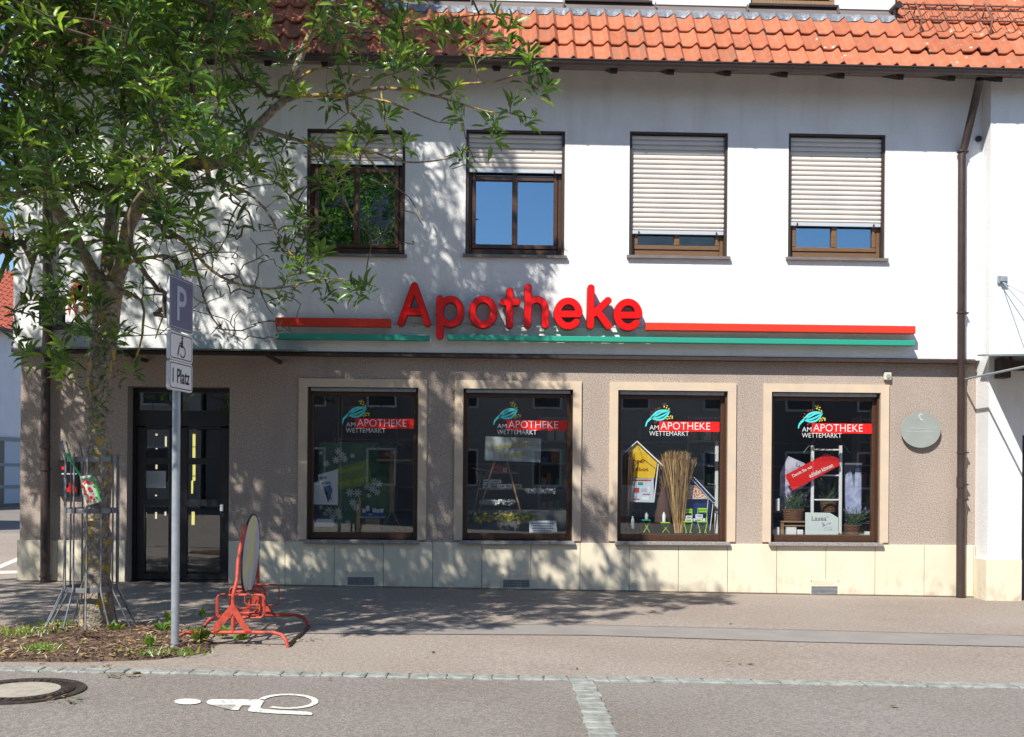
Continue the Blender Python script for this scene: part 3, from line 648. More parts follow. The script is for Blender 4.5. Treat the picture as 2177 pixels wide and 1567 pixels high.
tl, tn = tiles(range(3, 10), rx0, rx0+nxa*TW); allm.add(tl.v, tl.f); tone += tn
xs2 = rx0+round((xd1-rx0)/TW)*TW
tl, tn = tiles(range(3, 10), xs2, xs2+nxb*TW); allm.add(tl.v, tl.f); tone += tn
rf = allm.build('roof_tiles', M['tile'], B)
at_ = rf.data.attributes.new('tone', 'FLOAT', 'FACE'); at_.data.foreach_set('value', tone)
# roof deck below the tiles and soffit
m = MB(); S1 = 10*EX
m.add([roof_pt(rx0, -.02, -.03), roof_pt(rx1, -.02, -.03), roof_pt(rx1, S1, -.03), roof_pt(rx0, S1, -.03)], [(0, 1, 2, 3)])
m.add([roof_pt(rx0, -.02, -.06), roof_pt(rx1, -.02, -.06), (rx1, -.05, ZEAVE+.115), (rx0, -.05, ZEAVE+.115)], [(3, 2, 1, 0)])
m.add([roof_pt(rx0, -.02, -.03), roof_pt(rx0, S1, -.03), (rx0, 2.2, ZEAVE+.1), (rx0, -.1, ZEAVE+.11)], [(0, 1, 2, 3)])
m.build('roof_deck', M['wood_soffit'], B)
m = MB(); m.add([(rx0, 1.3, ZEAVE+S1*st), (rx1, 1.3, ZEAVE+S1*st), (rx1, 9, ZEAVE+S1*st), (rx0, 9, ZEAVE+S1*st)], [(0, 1, 2, 3)]); m.build('flat_roof', M['apron'], B)
# gutter: half round with joints, rafter ends
m = MB(); GR = .068; gy, gzz = -.62-.035, ZEAVE-.012
def halfpipe(mb_, x0_, x1_, r_, mi=0):
    vs = []; n = 9
    for xx in (x0_, x1_):
        for k in range(n): an = math.pi*k/(n-1); vs.append((xx, gy-r_*math.cos(an), gzz-r_*math.sin(an)))
    mb_.add(vs, [(k, k+1, n+k+1, n+k) for k in range(n-1)], mi, True)
halfpipe(m, rx0, rx1, GR); halfpipe(m, rx0, rx1, GR-.006)
m.tube([(rx0, gy-GR, gzz), (rx1, gy-GR, gzz)], .010, 8)
for px in (560, 690, 815, 930, 1060, 1187, 1312, 1437, 1559, 1680, 1803, 1936, 2040, 2095, 2145):
    x_ = at(px, 155, -.62).x; halfpipe(m, x_, x_+.018, GR+.006)
m.build('gutter', M['gutter'], B)
for px in [210, 330, 450, 572, 693, 813, 933, 1056, 1180, 1303, 1423, 1543, 1663, 1783, 1908, 2017, 2117, 2235]:
    x_ = at(px, 160, -.5).x; m = MB()
    m.add([(x_-.038, -.585, ZEAVE-.125), (x_+.038, -.585, ZEAVE-.125), (x_+.058, -.585, ZEAVE-.0), (x_-.058, -.585, ZEAVE-.0), (x_-.038, -.50, ZEAVE-.085), (x_+.038, -.50, ZEAVE-.085), (x_+.058, -.1, ZEAVE+.1), (x_-.058, -.1, ZEAVE+.1)],
          [(0, 1, 2, 3), (0, 4, 5, 1), (0, 3, 7, 4), (1, 5, 6, 2), (4, 7, 6, 5)]); m.build('rafter_end', M['dkbrown'], B)
# lead flashing, apron, dormer
sT = 3*EX-.045
m = MB(); xx = xd0-.05; cols = []
nfl = int((xd1-xd0+.1)/.02)
for i in range(nfl+1):
    x_ = xd0-.05+i*.02; ph = ((x_-rx0)/TW) % 1.0; hh = float(np.interp(ph, us, hs_))
    j1 = .012*math.sin(i*.7+2*math.sin(i*.13)); j2 = random.uniform(-.004, .004)
    cols.append([roof_pt(x_, sT-.01+j1*.6, hh+.022+j2), roof_pt(x_, sT+.05, hh*.9+.03+random.uniform(-.006, .006)), roof_pt(x_, sT+.10, hh*.5+.035), roof_pt(x_, sT+.15, .03)])
V = [p_ for c_ in cols for p_ in c_]; m.add(V, [(4*i+j, 4*i+4+j, 4*i+5+j, 4*i+1+j) for i in range(nfl) for j in range(3)], 0, True)
m.build('lead_flashing', M['lead'], B)
fz = roof_pt(0, sT+.13, .02); y_f, z_f = fz[1], fz[2]
m = MB(); zA = at(1480, 13, y_f+.10).z
m.add([(xd0, y_f, z_f), (xd1, y_f, z_f), (xd1, y_f+.09, zA), (xd0, y_f+.09, zA)], [(0, 1, 2, 3)])
for px in (1197, 1393, 1588, 1782, 1000): x_ = at(px, 25, y_f).x; m.box((x_, y_f-.008, z_f), (x_+.012, y_f+.1, zA-.01))
m.build('dormer_apron', M['apron'], B)
m = MB(); YD = y_f+.09; ztop = zA+1.7
dwin = [(at(845, 10, YD).x, at(1000, 10, YD).x), (at(1205, 10, YD).x, at(1381, 10, YD).x), (at(1596, 10, YD).x, at(1776, 10, YD).x)]
rect_holes(m, xd0, xd1, zA, ztop, YD, [(p0_, p1_, zA-.5, zA+1.3) for p0_, p1_ in dwin], .12)
m.add([(xd1, YD, z_f), (xd1, YD, ztop), (xd1, 2.5, ztop), (xd1, 2.5, z_f)], [(0, 1, 2, 3)]); m.add([(xd0, YD, z_f), (xd0, YD, ztop), (xd0, 2.5, ztop), (xd0, 2.5, z_f)], [(3, 2, 1, 0)])
m.build('dormer_wall', M['white_wall'], B)
m = MB(); m.box((xd0, YD-.015, zA-.035), (xd1, YD+.02, zA+.0)); m.box((xd0-.15, YD-.3, ztop), (xd1+.15, 2.8, ztop+.2)); m.build('dormer_trim', M['dkbrown'], B)
for p0_, p1_ in dwin:
    m = MB(); m.bbox((p0_-.03, YD-.05, zA+.002), (p1_+.03, YD+.1, zA+.035), .004); w = m.build('dormer_window', M['dkbrown'], B)
    m = MB(); m.bbox((p0_+.0, YD+.04, zA+.036), (p1_-.0, YD+.10, zA+.12), .005); m.bbox((p0_, YD+.04, zA+.12), (p0_+.07, YD+.1, zA+1.3), .005); m.bbox((p1_-.07, YD+.04, zA+.12), (p1_, YD+.1, zA+1.3), .005); m.bbox((p0_+.07, YD+.03, zA+.13), (p1_-.07, YD+.09, zA+.21), .005)
    m.build('frame', M['wood_light'], w)
    m = MB(); m.box((p0_+.05, YD+.06, zA+.1), (p1_-.05, YD+.066, zA+1.3)); m.build('pane', M['glass_up'], w)
    m = MB(); m.box((p0_, YD+.13, zA), (p1_, YD+.15, zA+1.35)); m.build('dark_room', M['dark'], w)
m = MB(); q = at(1907, 14, -.1); m.tube([(q.x, -.16, q.z), (q.x, .3, q.z+.02)], .045, 12); m.tube([(q.x-.005, -.1, q.z), (q.x-.01, -.06, q.z-.1), (q.x+.01, -.04, q.z-.2)], .03, 8); m.build('dormer_gutter', M['dkbrown'], B)
# snow guard
m = MB(); xa, xb = at(1921, 60, -.15).x, rx1
def sg(x_, s_, h_): return roof_pt(x_, s_, h_)
for s_, h_ in ((.80, .17), (1.14, .17), (1.12, .12)): m.tube([sg(xa, s_, h_), sg(xb, s_, h_)], .011, 6)
x_ = xa
while x_ < xb: m.tube([sg(x_, .80, .17), sg(x_, 1.14, .17)], .005, 5); x_ += .085
for px in (1948, 2096, 2250): x_ = at(px, 60, -.15).x; m.tube([sg(x_, .70, .04), sg(x_, .80, .19), sg(x_, 1.16, .19)], .013, 6); m.tube([sg(x_, 1.05, .02), sg(x_, 1.1, .17)], .010, 6)
m.build('snow_guard', mat('rusty_guard', (.22, .09, .065), .7, (.13, .06, .045), 15, 4), B)

# downpipes
m = MB()
pr = [at(2083, 168, -.60), at(2080, 185, -.52), at(2052, 305, UY-.08), at(2045, 330, UY-.07), at(2043.5, 760, UY-.07), at(2043.5, 800, -.10), at(2043, 1284, -.10)]
m.tube(pr, [.048]*7, 14)
for yy in (322, 665, 962, 1030, 1062): q = at(2044, yy, -.10 if yy > 770 else UY-.07); m.tube([(q.x, q.y, q.z-.012), (q.x, q.y, q.z+.012)], .058, 14); m.box((q.x+.04, q.y-.012, q.z-.012), (q.x+.09, q.y+.07, q.z+.008))
q = at(2043, 1020, -.10); m.tube([(q.x, q.y, q.z-.10), (q.x, q.y, q.z+.04)], .055, 14)
m.tube([at(2043, 1062, -.10), at(2042, 1283, -.10)], .054, 14)
m.build('downpipe', M['dkbrown'], B)
m = MB(); m.tube([at(103, 170, -.4), at(101, 330, UY-.07), at(101, 700, UY-.07), at(97, 790, -.11), at(96, 1245, -.11)], .056, 14)
for yy in (950, 998, 1225): q = at(96, yy, -.11); m.tube([(q.x, q.y, q.z-.012), (q.x, q.y, q.z+.012)], .068, 14)
m.build('downpipe', M['dkbrown'], B)
q = at(2079, 296, UY); m = MB(); m.tube([(q.x, UY-.03, q.z), (q.x, UY+.02, q.z)], .038, 14); m.build('round_wall_vent', M['black'], B)

# ------------------------------------------------------------------ red lettering sign
S = thing('shop_sign', 'long sign of red raised letters with red and green bars across the white wall', 'shop sign', loc=(0, 0, 0))
SY = UY-.17; SC_ = 2.5917
def sp(zx, zy, Y=SY): return at(560+zx/SC_, 560+zy/SC_, Y)
def stroke(mb, pts, w, Yf, depth, closed=False, mi=0, ms=1):
    P = [Vector((p_.x, 0, p_.z)) for p_ in pts]; n = len(P); Lp, Rp = [], []
    for i in range(n):
        if closed: t_ = P[(i+1) % n]-P[i-1]
        else: t_ = P[min(i+1, n-1)]-P[max(i-1, 0)]
        t_.normalize(); nn = Vector((-t_.z, 0, t_.x)); Lp.append(P[i]+nn*w/2); Rp.append(P[i]-nn*w/2)
    out = []; lip = .9
    if not closed:
        t0 = (P[1]-P[0]).normalized(); t1 = (P[-1]-P[-2]).normalized()
        c1 = []; c0 = []
        for k in range(1, 8):
            a_ = math.pi*k/8; n1 = Vector((-t1.z, 0, t1.x)); c1.append(P[-1]+(n1*math.cos(a_)+t1*math.sin(a_))*w/2)
            n0 = Vector((-t0.z, 0, t0.x)); c0.append(P[0]+(-n0*math.cos(a_)-t0*math.sin(a_))*w/2)
        poly = Lp+c1+Rp[::-1]+c0; N_ = len(poly)
        f = [Vector((p_.x, Yf, p_.z)) for p_ in poly]; b = [Vector((p_.x, Yf+depth, p_.z)) for p_ in poly]
        nl = n; o = len(mb.v)
        faces = [(i, i+1, N_-len(c0)-1-(i+1), N_-len(c0)-1-i) for i in range(n-1)]
        faces += [tuple(range(n-1, n+len(c1)+1))]; faces += [tuple([N_-len(c0)-1]+list(range(N_-len(c0), N_))+[0])]
        mb.add(f, [fc[::-1] for fc in faces], mi); mb.add(f+b, [(i, (i+1) % N_, (i+1) % N_+N_, i+N_) for i in range(N_)], ms)
    else:
        for Q in (Lp, Rp): pass
        f = [Vector((p_.x, Yf, p_.z)) for p_ in Lp+Rp]; b = [Vector((p_.x, Yf+depth, p_.z)) for p_ in Lp+Rp]
        mb.add(f, [(i, (i+1) % n, n+(i+1) % n, n+i) for i in range(n)], mi)
        mb.add(f+b, [(i, (i+1) % n, (i+1) % n+2*n, i+2*n) for i in range(n)]+[(n+i, n+(i+1) % n, n+(i+1) % n+2*n, n+i+2*n) for i in range(n)], ms)
def el(cx, cy, rx, ry, a0_, a1_, n=22): return [sp(cx+rx*math.cos(R(a)), cy-ry*math.sin(R(a))) for a in np.linspace(a0_, a1_, n)]
LW = .078; W2_ = .078
def letter(strokes):
    m = MB(); k = 0
    for s_ in strokes:
        pts, closed = s_
        pts = [sp(*p_) if isinstance(p_, tuple) else p_ for p_ in pts]
        stroke(m, pts, LW, SY-.0012*k, .085, closed)                  # red face
        stroke(m, pts, LW+.014, SY+.012-.0012*k, .10, closed, 1, 1)        # darker surrounding rim
        k += 1
    return m.build('letter', [M['red_face'], M['red_side']], S)
letter([([(757, 326), (832, 122)], 0), ([(832, 122), (903, 328)], 0), ([(785, 265), (880, 267)], 0)])
letter([([(972, 194), (972, 300), (972, 396)], 0), (el(1030, 265, 58, 68, 0, 360, 37)[:-1], 1)])
letter([(el(1211, 267, 60, 70, 0, 360, 37)[:-1], 1)])
letter([([(1358, 152), (1356, 338)], 0), ([(1322, 214), (1397, 212)], 0)])
letter([([(1459, 130), (1456, 337)], 0), (([sp(1458, 262)]+el(1506, 250, 47, 52, 160, 0, 12)+[sp(1554, 338)]), 0)])
letter([(el(1680, 276, 60, 69, 0, 318, 34), 0), ([(1628, 279), (1738, 279)], 0)])
letter([([(1806, 134), (1803, 342)], 0), ([(1900, 204), (1822, 275)], 0), ([(1838, 258), (1902, 345)], 0)])
letter([(el(2010, 282, 60, 69, 0, 318, 34), 0), ([(1958, 285), (2068, 285)], 0)])
def bar(px0, py0, px1, py1, py0b, py1b, name, m_):
    mb = MB(); Y0 = SY+.02
    A = [at(px0, py0, Y0), at(px1, py1, Y0), at(px1, py1b, Y0), at(px0, py0b, Y0)]
    z1, z0 = (A[0].z+A[1].z)/2, (A[2].z+A[3].z)/2; mb.bbox((A[0].x, Y0, z0), (A[1].x, UY-.045, z1), .006); return mb.build(name, m_, S)
bar(585, 675, 831, 677, 693, 694.5, 'red_bar', M['red_bar']); bar(1373, 686, 1947, 692.5, 702, 709.5, 'red_bar', M['red_bar'])
bar(585, 709, 914, 712, 721, 724, 'green_bar', M['green_bar']); bar(951, 713, 1946, 722, 724, 734, 'green_bar', M['green_bar'])
mb = MB(); a_, b_ = at(835, 690, UY-.06), at(1372, 697, UY-.06); zz = (a_.z+b_.z)/2; mb.box((a_.x, UY-.06, zz-.008), (b_.x, UY-.045, zz+.008)); mb.build('mounting_rail', M['galv'], S)
mb = MB()
for px, py in ((600, 684), (720, 685), (815, 686), (1400, 695), (1650, 698), (1930, 701), (620, 716), (760, 717), (900, 718), (1000, 719), (1250, 721), (1500, 724), (1750, 726), (1920, 728), (880, 692), (950, 692), (1040, 693), (1120, 694), (1200, 695), (1290, 696), (1350, 697)):
    q = at(px, py, UY-.03); mb = MB(); mb.box((q.x-.012, UY-.05, q.z-.012), (q.x+.012, UY+.005, q.z+.012)); mb.build('stand_off', M['galv'], S)

# ------------------------------------------------------------------ other fittings on the facade
def sign_ext(z): return z
# glass canopy above the door
t = thing('entrance_canopy', 'thin dark canopy sheet over the dark shop door', 'canopy')
xa, xb = at(120, 740, UY-.05).x, at(652, 742, UY-.05).x; zc_ = at(450, 742, UY-.02).z
mb = MB(); mb.add([(xa, UY-.02, zc_), (xb, UY-.02, zc_), (xb, -1.0, zc_-.10), (xa, -1.0, zc_-.10), (xa, UY-.02, zc_-.02), (xb, UY-.02, zc_-.02), (xb, -1.0, zc_-.12), (xa, -1.0, zc_-.12)], [(3, 2, 1, 0), (4, 5, 6, 7), (3, 7, 6, 2), (0, 4, 7, 3), (1, 2, 6, 5)])
mb.build('canopy_sheet', mat('canopy_metal', (.10, .12, .125), .3, (.14, .16, .165), 4, 5), t)
for px in (300, 590): mb = MB(); q = at(px, 750, -.2); mb.box((q.x-.02, -.75, zc_-.165), (q.x+.02, -.001, zc_-.125)); mb.build('bracket', M['dkbrown'], t)
# wing canopy
t = thing('wing_canopy', 'sheet canopy with tie rods over the door at the right edge', 'canopy')
xa = at(2079, 752, WY-.02).x; xb = xa+2.4; zc_ = at(2100, 754, WY).z
mb = MB(); mb.add([(xa, WY-.005, zc_), (xb, WY-.005, zc_), (xb, -1.75, zc_-.155), (xa, -1.75, zc_-.155), (xa, WY-.005, zc_-.022), (xb, WY-.005, zc_-.022), (xb, -1.75, zc_-.177), (xa, -1.75, zc_-.177)], [(3, 2, 1, 0), (4, 5, 6, 7), (3, 7, 6, 2), (0, 4, 7, 3), (1, 2, 6, 5), (0, 1, 5, 4)])
mb.build('canopy_sheet', mat('canopy_glass_edge', (.20, .26, .27), .2), t)
mb = MB(); q0, q1 = at(2118, 764, WY-.05), at(2140, 805, WY-.05); mb.bbox((q0.x, WY-.16, q1.z), (q1.x, WY+.0, q0.z), .006); mb.box((q1.x, WY-.12, q1.z+.10), (xb, WY-.02, q0.z-.03)); mb.box((q1.x+.02, WY-.10, q0.z-.03), (q1.x+.05, WY-.06, zc_-.03)); mb.build('bracket', M['dkbrown'], t)
p0 = at(2051, 807, -.12); mb = MB(); mb.tube([p0, (p0.x+.0, -.3, p0.z+.005), (p0.x, -2.4, p0.z+.02)], .014, 8); mb.build('support_tube', M['galv'], t)
q0, q1 = at(2122, 586, WY-.03), at(2142, 603, WY-.03)
mb = MB(); mb.bbox((q0.x, WY-.03, q1.z), (q1.x, WY, q0.z), .005); mb.bbox((q0.x+.02, WY-.075, q1.z+.02), (q1.x-.02, WY-.03, q0.z-.02), .005); mb.build('wall_plate', M['galv'], t)
e = at(2132, 600, WY-.06); mb = MB(); mb.tube([e, (e.x+.08, -1.0, zc_+.35), (e.x+.02, -1.6, zc_-.13)], .006, 6); mb.tube([e, (e.x+.95, -1.6, zc_-.13)], .006, 6); mb.build('tie_rod', M['galv'], t)
# round plaque
q = at(1957, 914, -.05); s_ = 2184/12.95; mb = MB(); nn = 48
ra, rb = 43.5/s_, 38.5/s_
ptsf = [(q.x+ra*math.cos(2*math.pi*i/nn), -.06, q.z+rb*math.sin(2*math.pi*i/nn)) for i in range(nn)]
t = thing('wall_plaque', 'oval greenish metal plaque with faint engraving at the right of the shop windows', 'plaque')
mb.extr(ptsf, (0, .012, 0)); mb.build('plate', M['plaque'], t)
mb = MB(); [mb.tube([(q.x+dx, -.05, q.z+dz), (q.x+dx, 0, q.z+dz)], .012, 8) for dx in (-.12, .12) for dz in (-.1, .1)]; mb.build('standoff', M['galv'], t)
mb = MB()
L_ = sp(0, 0)
def pl(pts, w, mbx, Y, mat_i=0):
    stroke(mbx, [at(a, b, Y) for a, b in pts], w, Y, .002, False, mat_i, mat_i)
pl([(1961, 882), (1957, 880), (1954, 884), (1957, 889), (1950, 893), (1955, 890), (1962, 893)], .008, mb, -.0625)
mb.build('emblem', M['whitefilm'], t)
mb = MB()
for k, (yy, w_) in enumerate(((911, 48), (918, 60), (930, 14))):
    a_, b_ = at(1957-w_/2+(20 if k == 2 else 0), yy-2, -.061), at(1957+w_/2+(20 if k == 2 else 0), yy+2, -.061)
    n = int(w_/3.2); x = a_.x
    for i in range(n):
        wd_ = (b_.x-a_.x)/n
        if random.random() < .88: mb.box((x, -.0625, b_.z+random.uniform(0, .006)), (x+wd_*random.uniform(.4, .7), -.0605, a_.z-random.uniform(0, .006)))
        x += wd_
mb.build('engraved_lines', mat('pale_engraving', (.42, .46, .43), .5), t)
# alarm box
q0, q1 = at(1880, 792, -.04), at(1895, 808, -.04); mb = MB(); t = thing('alarm_box', 'small square cream alarm box on the brown wall above the rightmost window', 'alarm box')
mb.bbox((q0.x, -.055, q1.z), (q1.x, 0, q0.z), .008); mb.build('housing', mat('cream_plastic', (.62, .60, .48), .5), t)
cx_, cz_ = (q0.x+q1.x)/2, (q0.z+q1.z)/2; mb = MB(); mb.tube([(cx_, -.054, cz_), (cx_, -.064, cz_)], .028, 16); mb.build('lens', M['plaque'], t)
# projecting pharmacy sign at the left
t = thing('pharmacy_emblem_sign', 'projecting white light box with a red gothic letter above the canopy', 'sign')
q0, q1 = at(93, 634, -.3), at(142, 697, -.3); mb = MB(); mb.bbox((q0.x, -.45, q1.z), (q1.x, UY, q0.z), .01); mb.build('bracket_box', M['black'], t)
q0, q1 = at(143, 590, -.35), at(200, 690, -.35); mb = MB(); mb.bbox((q0.x, -.42, q1.z), (q1.x, -.28, q0.z), .02); mb.build('light_box', M['white'], t)
mb = MB(); Y = -.424
for poly in ([(146, 647), (152, 647), (151, 655), (147, 672), (144, 655)], [(158, 646), (165, 646), (165, 660), (161, 674), (157, 660)], [(176, 605), (183, 600), (186, 612), (184, 662), (189, 668), (182, 674), (176, 666)], [(150, 612), (160, 600), (178, 602), (176, 608), (163, 608), (156, 616), (160, 646), (154, 646), (149, 630)], [(158, 632), (177, 630), (177, 636), (158, 638)]):
    vs_, fs_ = tri_poly([tuple(at(a, b, Y)) for a, b in poly]); mb.add(vs_, fs_)
mb.build('red_letter', M['crimson'], t)
# black and red poster box
t = thing('notice_box', 'black and red notice box on the brown wall behind the tree guard', 'notice box')
q0, q1 = at(125, 978, -.05), at(166, 1055, -.05); mb = MB(); mb.bbox((q0.x, -.06, q1.z), (q1.x, 0, q0.z), .006); mb.build('panel', M['black'], t)
mb = MB(); a_, b_ = at(131, 1006, -.063), at(163, 1009, -.063); mb.box((a_.x, -.064, b_.z), (b_.x, -.0605, a_.z)); mb.build('white_line', M['whitefilm'], t)
mb = MB(); a_, b_ = at(131, 992, -.063), at(141, 999, -.063); mb.box((a_.x, -.064, b_.z), (b_.x, -.0605, a_.z))
vs_, fs_ = tri_poly([tuple(at(a, b, -.063)) for a, b in ((137, 1043), (146, 1034), (147, 1026), (153, 1024), (155, 1032), (162, 1036), (163, 1046), (150, 1048))]); mb.add(vs_, fs_); mb.build('red_print', M['redfilm'], t)

# ------------------------------------------------------------------ window displays
ORG = [(620, 790), (950, 790), (1280, 790), (1610, 790)]
def dq(w, zx, zy, Y): return at(ORG[w][0]+zx/LOGO_Z, ORG[w][1]+zy/LOGO_Z, Y)
PT = ZPL+.046
def card(w, pts, Y, m_, name, label=None, cat=None, parent=None, th=.006):
    P = [tuple(dq(w, a, b, Y)) for a, b in pts]; P = [(x, y, max(z, PT)) for x, y, z in P]
    mb = MB(); vs_, fs_ = tri_poly(P); n = len(P)
    mb.add(vs_, fs_); mb.add([(x, y+th, z) for x, y, z in vs_], fs_); mb.add(P+[(x, y+th, z) for x, y, z in P], [(i, (i+1) % n, (i+1) % n+n, i+n) for i in range(n)])
    o = mb.build(name, m_, parent)
    if label: tag(o, label, cat)
    return o
def stick(w, pts, Y, r, m_, name, parent, mbx=None):
    mb = mbx or MB(); mb.tube([dq(w, a, b, Y if not isinstance(Y, (list, tuple)) else Y[k]) for k, (a, b) in enumerate(pts)], r, 6)
    return mb.build(name, m_, parent) if mbx is None else None
def boxq(w, x0_, y0_, x1_, y1_, Y, d, m_, name, label=None, cat=None, parent=None, group=None, r=.004):
    p0_, p1_ = dq(w, x0_, y1_, Y), dq(w, x1_, y0_, Y); mb = MB(); mb.bbox((p0_.x, Y, p0_.z), (p1_.x, Y+d, p1_.z), r); o = mb.build(name, m_, parent)
    if label: tag(o, label, cat, group)
    return o
# window 1: meadow poster
mead = mat('meadow_print', (.06, .20, .07), .7, (.02, .075, .035), 9, 8, (.3, .7), col3=(.09, .20, .035), n3=5)
ps = card(0, [(235, 605), (835, 605), (835, 1362), (235, 1362)], .62, mead, 'meadow_poster', 'large green meadow poster with white daisies', 'poster')
mb = MB()
def daisy(w, zx, zy, r, Y, mbx):
    c_ = dq(w, zx, zy, Y); n = 8; ph = random.uniform(0, 1)
    V = [(c_.x, Y, c_.z)]
    for k in range(n*3):
        a_ = 2*math.pi*(k+ph)/(n*3); rr = r*(1 if k % 3 == 1 else (.85 if k % 3 == 0 else .35)); V.append((c_.x+rr*math.cos(a_), Y, c_.z+rr*math.sin(a_)))
    mbx.add(V, [(0, 1+(k+1) % (n*3), 1+k) for k in range(n*3)])
    mbx.add([(c_.x+r*.25*math.cos(a_), Y-.001, c_.z+r*.25*math.sin(a_)) for a_ in np.linspace(0, 6.283, 8)[:-1]], [tuple(range(7))[::-1]], 1)
for (x, y, r) in [(400, 680, 38), (430, 715, 36), (380, 755, 36), (450, 745, 34), (295, 785, 34), (520, 720, 26), (250, 695, 22), (700, 940, 42), (740, 960, 40), (690, 1000, 40), (730, 1030, 34), (500, 1030, 44), (560, 1035, 42), (525, 1120, 40), (550, 1160, 36), (320, 1190, 42), (390, 1200, 44), (350, 1240, 34), (290, 1215, 30), (410, 1240, 30), (480, 1290, 28), (660, 1060, 22), (250, 1160, 22), (640, 980, 30)]:
    daisy(0, x, y, r/4.017/168, .615, mb)
mb.build('daisy_print', [M['white'], M['gold']], ps)
fn = card(0, [(362, 830), (650, 748), (690, 960), (405, 1012)], .56, mat('olive_banner', (.20, .30, .02), .6), 'banner', 'slanted olive banner with lime lettering in front of the daisies', 'banner')
mb = MB(); c_ = dq(0, 505, 835, .555); put_text(mb, 'hnupfen!', .36, c_.x, c_.z, .555, height=.085, rot=R(12), bold=.02)
c_ = dq(0, 525, 935, .555); put_text(mb, 'mit mir!', .36, c_.x, c_.z, .555, height=.095, rot=R(12), bold=.03); mb.build('banner_lettering', mat('lime_print', (.50, .58, .02), .6), fn)
fp = card(0, [(178, 960), (230, 930), (225, 880), (395, 835), (393, 1140), (178, 1133)], .17, M['white'], 'film_poster', 'small white and blue film festival poster standing on the sill', 'poster')
bl = mat('blue_print', (.02, .10, .30), .6); mb = MB(); c_ = dq(0, 268, 915, .166)
put_text(mb, 'FILM', .085, c_.x, c_.z+.012, .166, height=.034, rot=R(10), bold=.03); c_ = dq(0, 295, 952, .166); put_text(mb, 'FESTIVAL', .13, c_.x, c_.z, .166, height=.034, rot=R(8), bold=.03)
vs_, fs_ = tri_poly([tuple(dq(0, a, b, .166)) for a, b in ((270, 985), (330, 970), (350, 1010), (330, 1045), (350, 1115), (330, 1080), (310, 1120), (298, 1070), (310, 1040), (285, 1020))]); mb.add(vs_, fs_)
mb.build('poster_print', bl, fp)
t = thing('bird_feeder', 'wooden bird feeder house on a post in the leftmost shop window', 'bird feeder'); fy = .5
mb = MB(); mb.extr([dq(0, a, b, fy) for a, b in ((700, 655), (760, 592), (930, 598), (1020, 640), (960, 640), (900, 618), (775, 615), (725, 665))], (0, .25, 0)); mb.build('roof', mat('bark_roof', (.05, .035, .028), .9), t)
boxq(0, 755, 655, 905, 750, fy+.05, .15, M['wicker'], 'house', parent=t); boxq(0, 722, 748, 1030, 768, fy-.05, .28, M['wood_light'], 'floor', parent=t)
boxq(0, 832, 770, 882, 1215, fy+.06, .05, M['wood_light'], 'post', parent=t)
for a, b in (((855, 1200), (755, 1355)), ((865, 1200), (935, 1355))): stick(0, [a, b], fy+.05, .014, M['wood_light'], 'leg', t)
mb = MB()
for a, b in ((815, 705), (860, 690), (850, 728)): c_ = dq(0, a, b, fy+.03); mb.tube([(c_.x, fy+.03, c_.z), (c_.x, fy+.1, c_.z)], .03, 12)
mb.build('log_end', M['wood_light'], t)
boxq(0, 575, 1240, 800, 1250, .45, .12, M['greycard'], 'glass_shelf', 'thin shelf of blue and white packs under the bird feeder', 'shelf')
bwp = [('tall blue and white pack standing at the left end of the shelf', 603, 1172, 630, 1238), ('upright blue pack second on the shelf, capped white', 634, 1145, 662, 1238), ('low white pack lying third on the shelf', 642, 1215, 684, 1238), ('blue and white pack left of the last two on the shelf', 690, 1168, 720, 1238), ('blue and white pack between two like it on the shelf', 724, 1175, 750, 1238), ('blue and white pack at the right end of the shelf', 754, 1172, 784, 1238)]
for lb, a, b, c, d in bwp:
    o = boxq(0, a, b, c, (b+d)/2, .47, .05, M['white'], 'medicine_pack', lb, 'pack', group='packs on the shelf by the bird feeder'); boxq(0, a, (b+d)/2+1, c, d, .47, .05, bl, 'blue_half', parent=o)
boxq(0, 628, 1258, 752, 1362, .42, .2, M['wood_light'], 'wooden_crate', 'plain wooden crate under the pack shelf', 'crate')
for k in range(3): boxq(0, 195+8*k, 1300-20*k, 362-6*k, 1325-22*k, .2+.02*k, .12, M['white'], 'leaflet_stack', ['lowest white leaflet pile beneath the film poster', 'middle white leaflet pile beneath the film poster', 'topmost white leaflet pile beneath the film poster'][k], 'leaflets')
# window 2: easel with grey board
t = thing('easel', 'wooden easel standing behind the yellow flowers', 'easel')
stick(1, [(408, 765), (262, 1235)], [.45, .35], .013, M['wood_light'], 'leg', t); stick(1, [(512, 765), (648, 1262)], [.45, .35], .013, M['wood_light'], 'leg', t)
o = card(1, [(328, 553), (806, 570), (800, 776), (320, 757)], .40, M['greycard'], 'display_board', 'grey board with slanted yellow lettering resting on the easel', 'board')
mb = MB(); c_ = dq(1, 553, 628, .396); put_text(mb, 'Schmerzfrei', .53, c_.x, c_.z, .396, height=.085, rot=R(8), bold=.015); c_ = dq(1, 570, 712, .396); put_text(mb, 'bewegen', .37, c_.x, c_.z, .396, height=.085, rot=R(7), bold=.015); mb.build('board_lettering', mat('yellow_print', (.50, .40, .03), .6), o)
t = thing('step_shelf', 'stepped wooden shelf behind the easel', 'shelf')
boxq(1, 388, 862, 618, 872, .62, .22, M['wood_light'], 'shelf_board', parent=t); boxq(1, 268, 1000, 700, 1010, .58, .26, M['wood_light'], 'shelf_board', parent=t)
for pts in ([(215, 825), (370, 850)], [(240, 850), (285, 930), (225, 1215)], [(350, 860), (285, 930)], [(290, 860), (278, 930)]): stick(1, pts, .6, .010, M['wood_light'], 'strut', t)
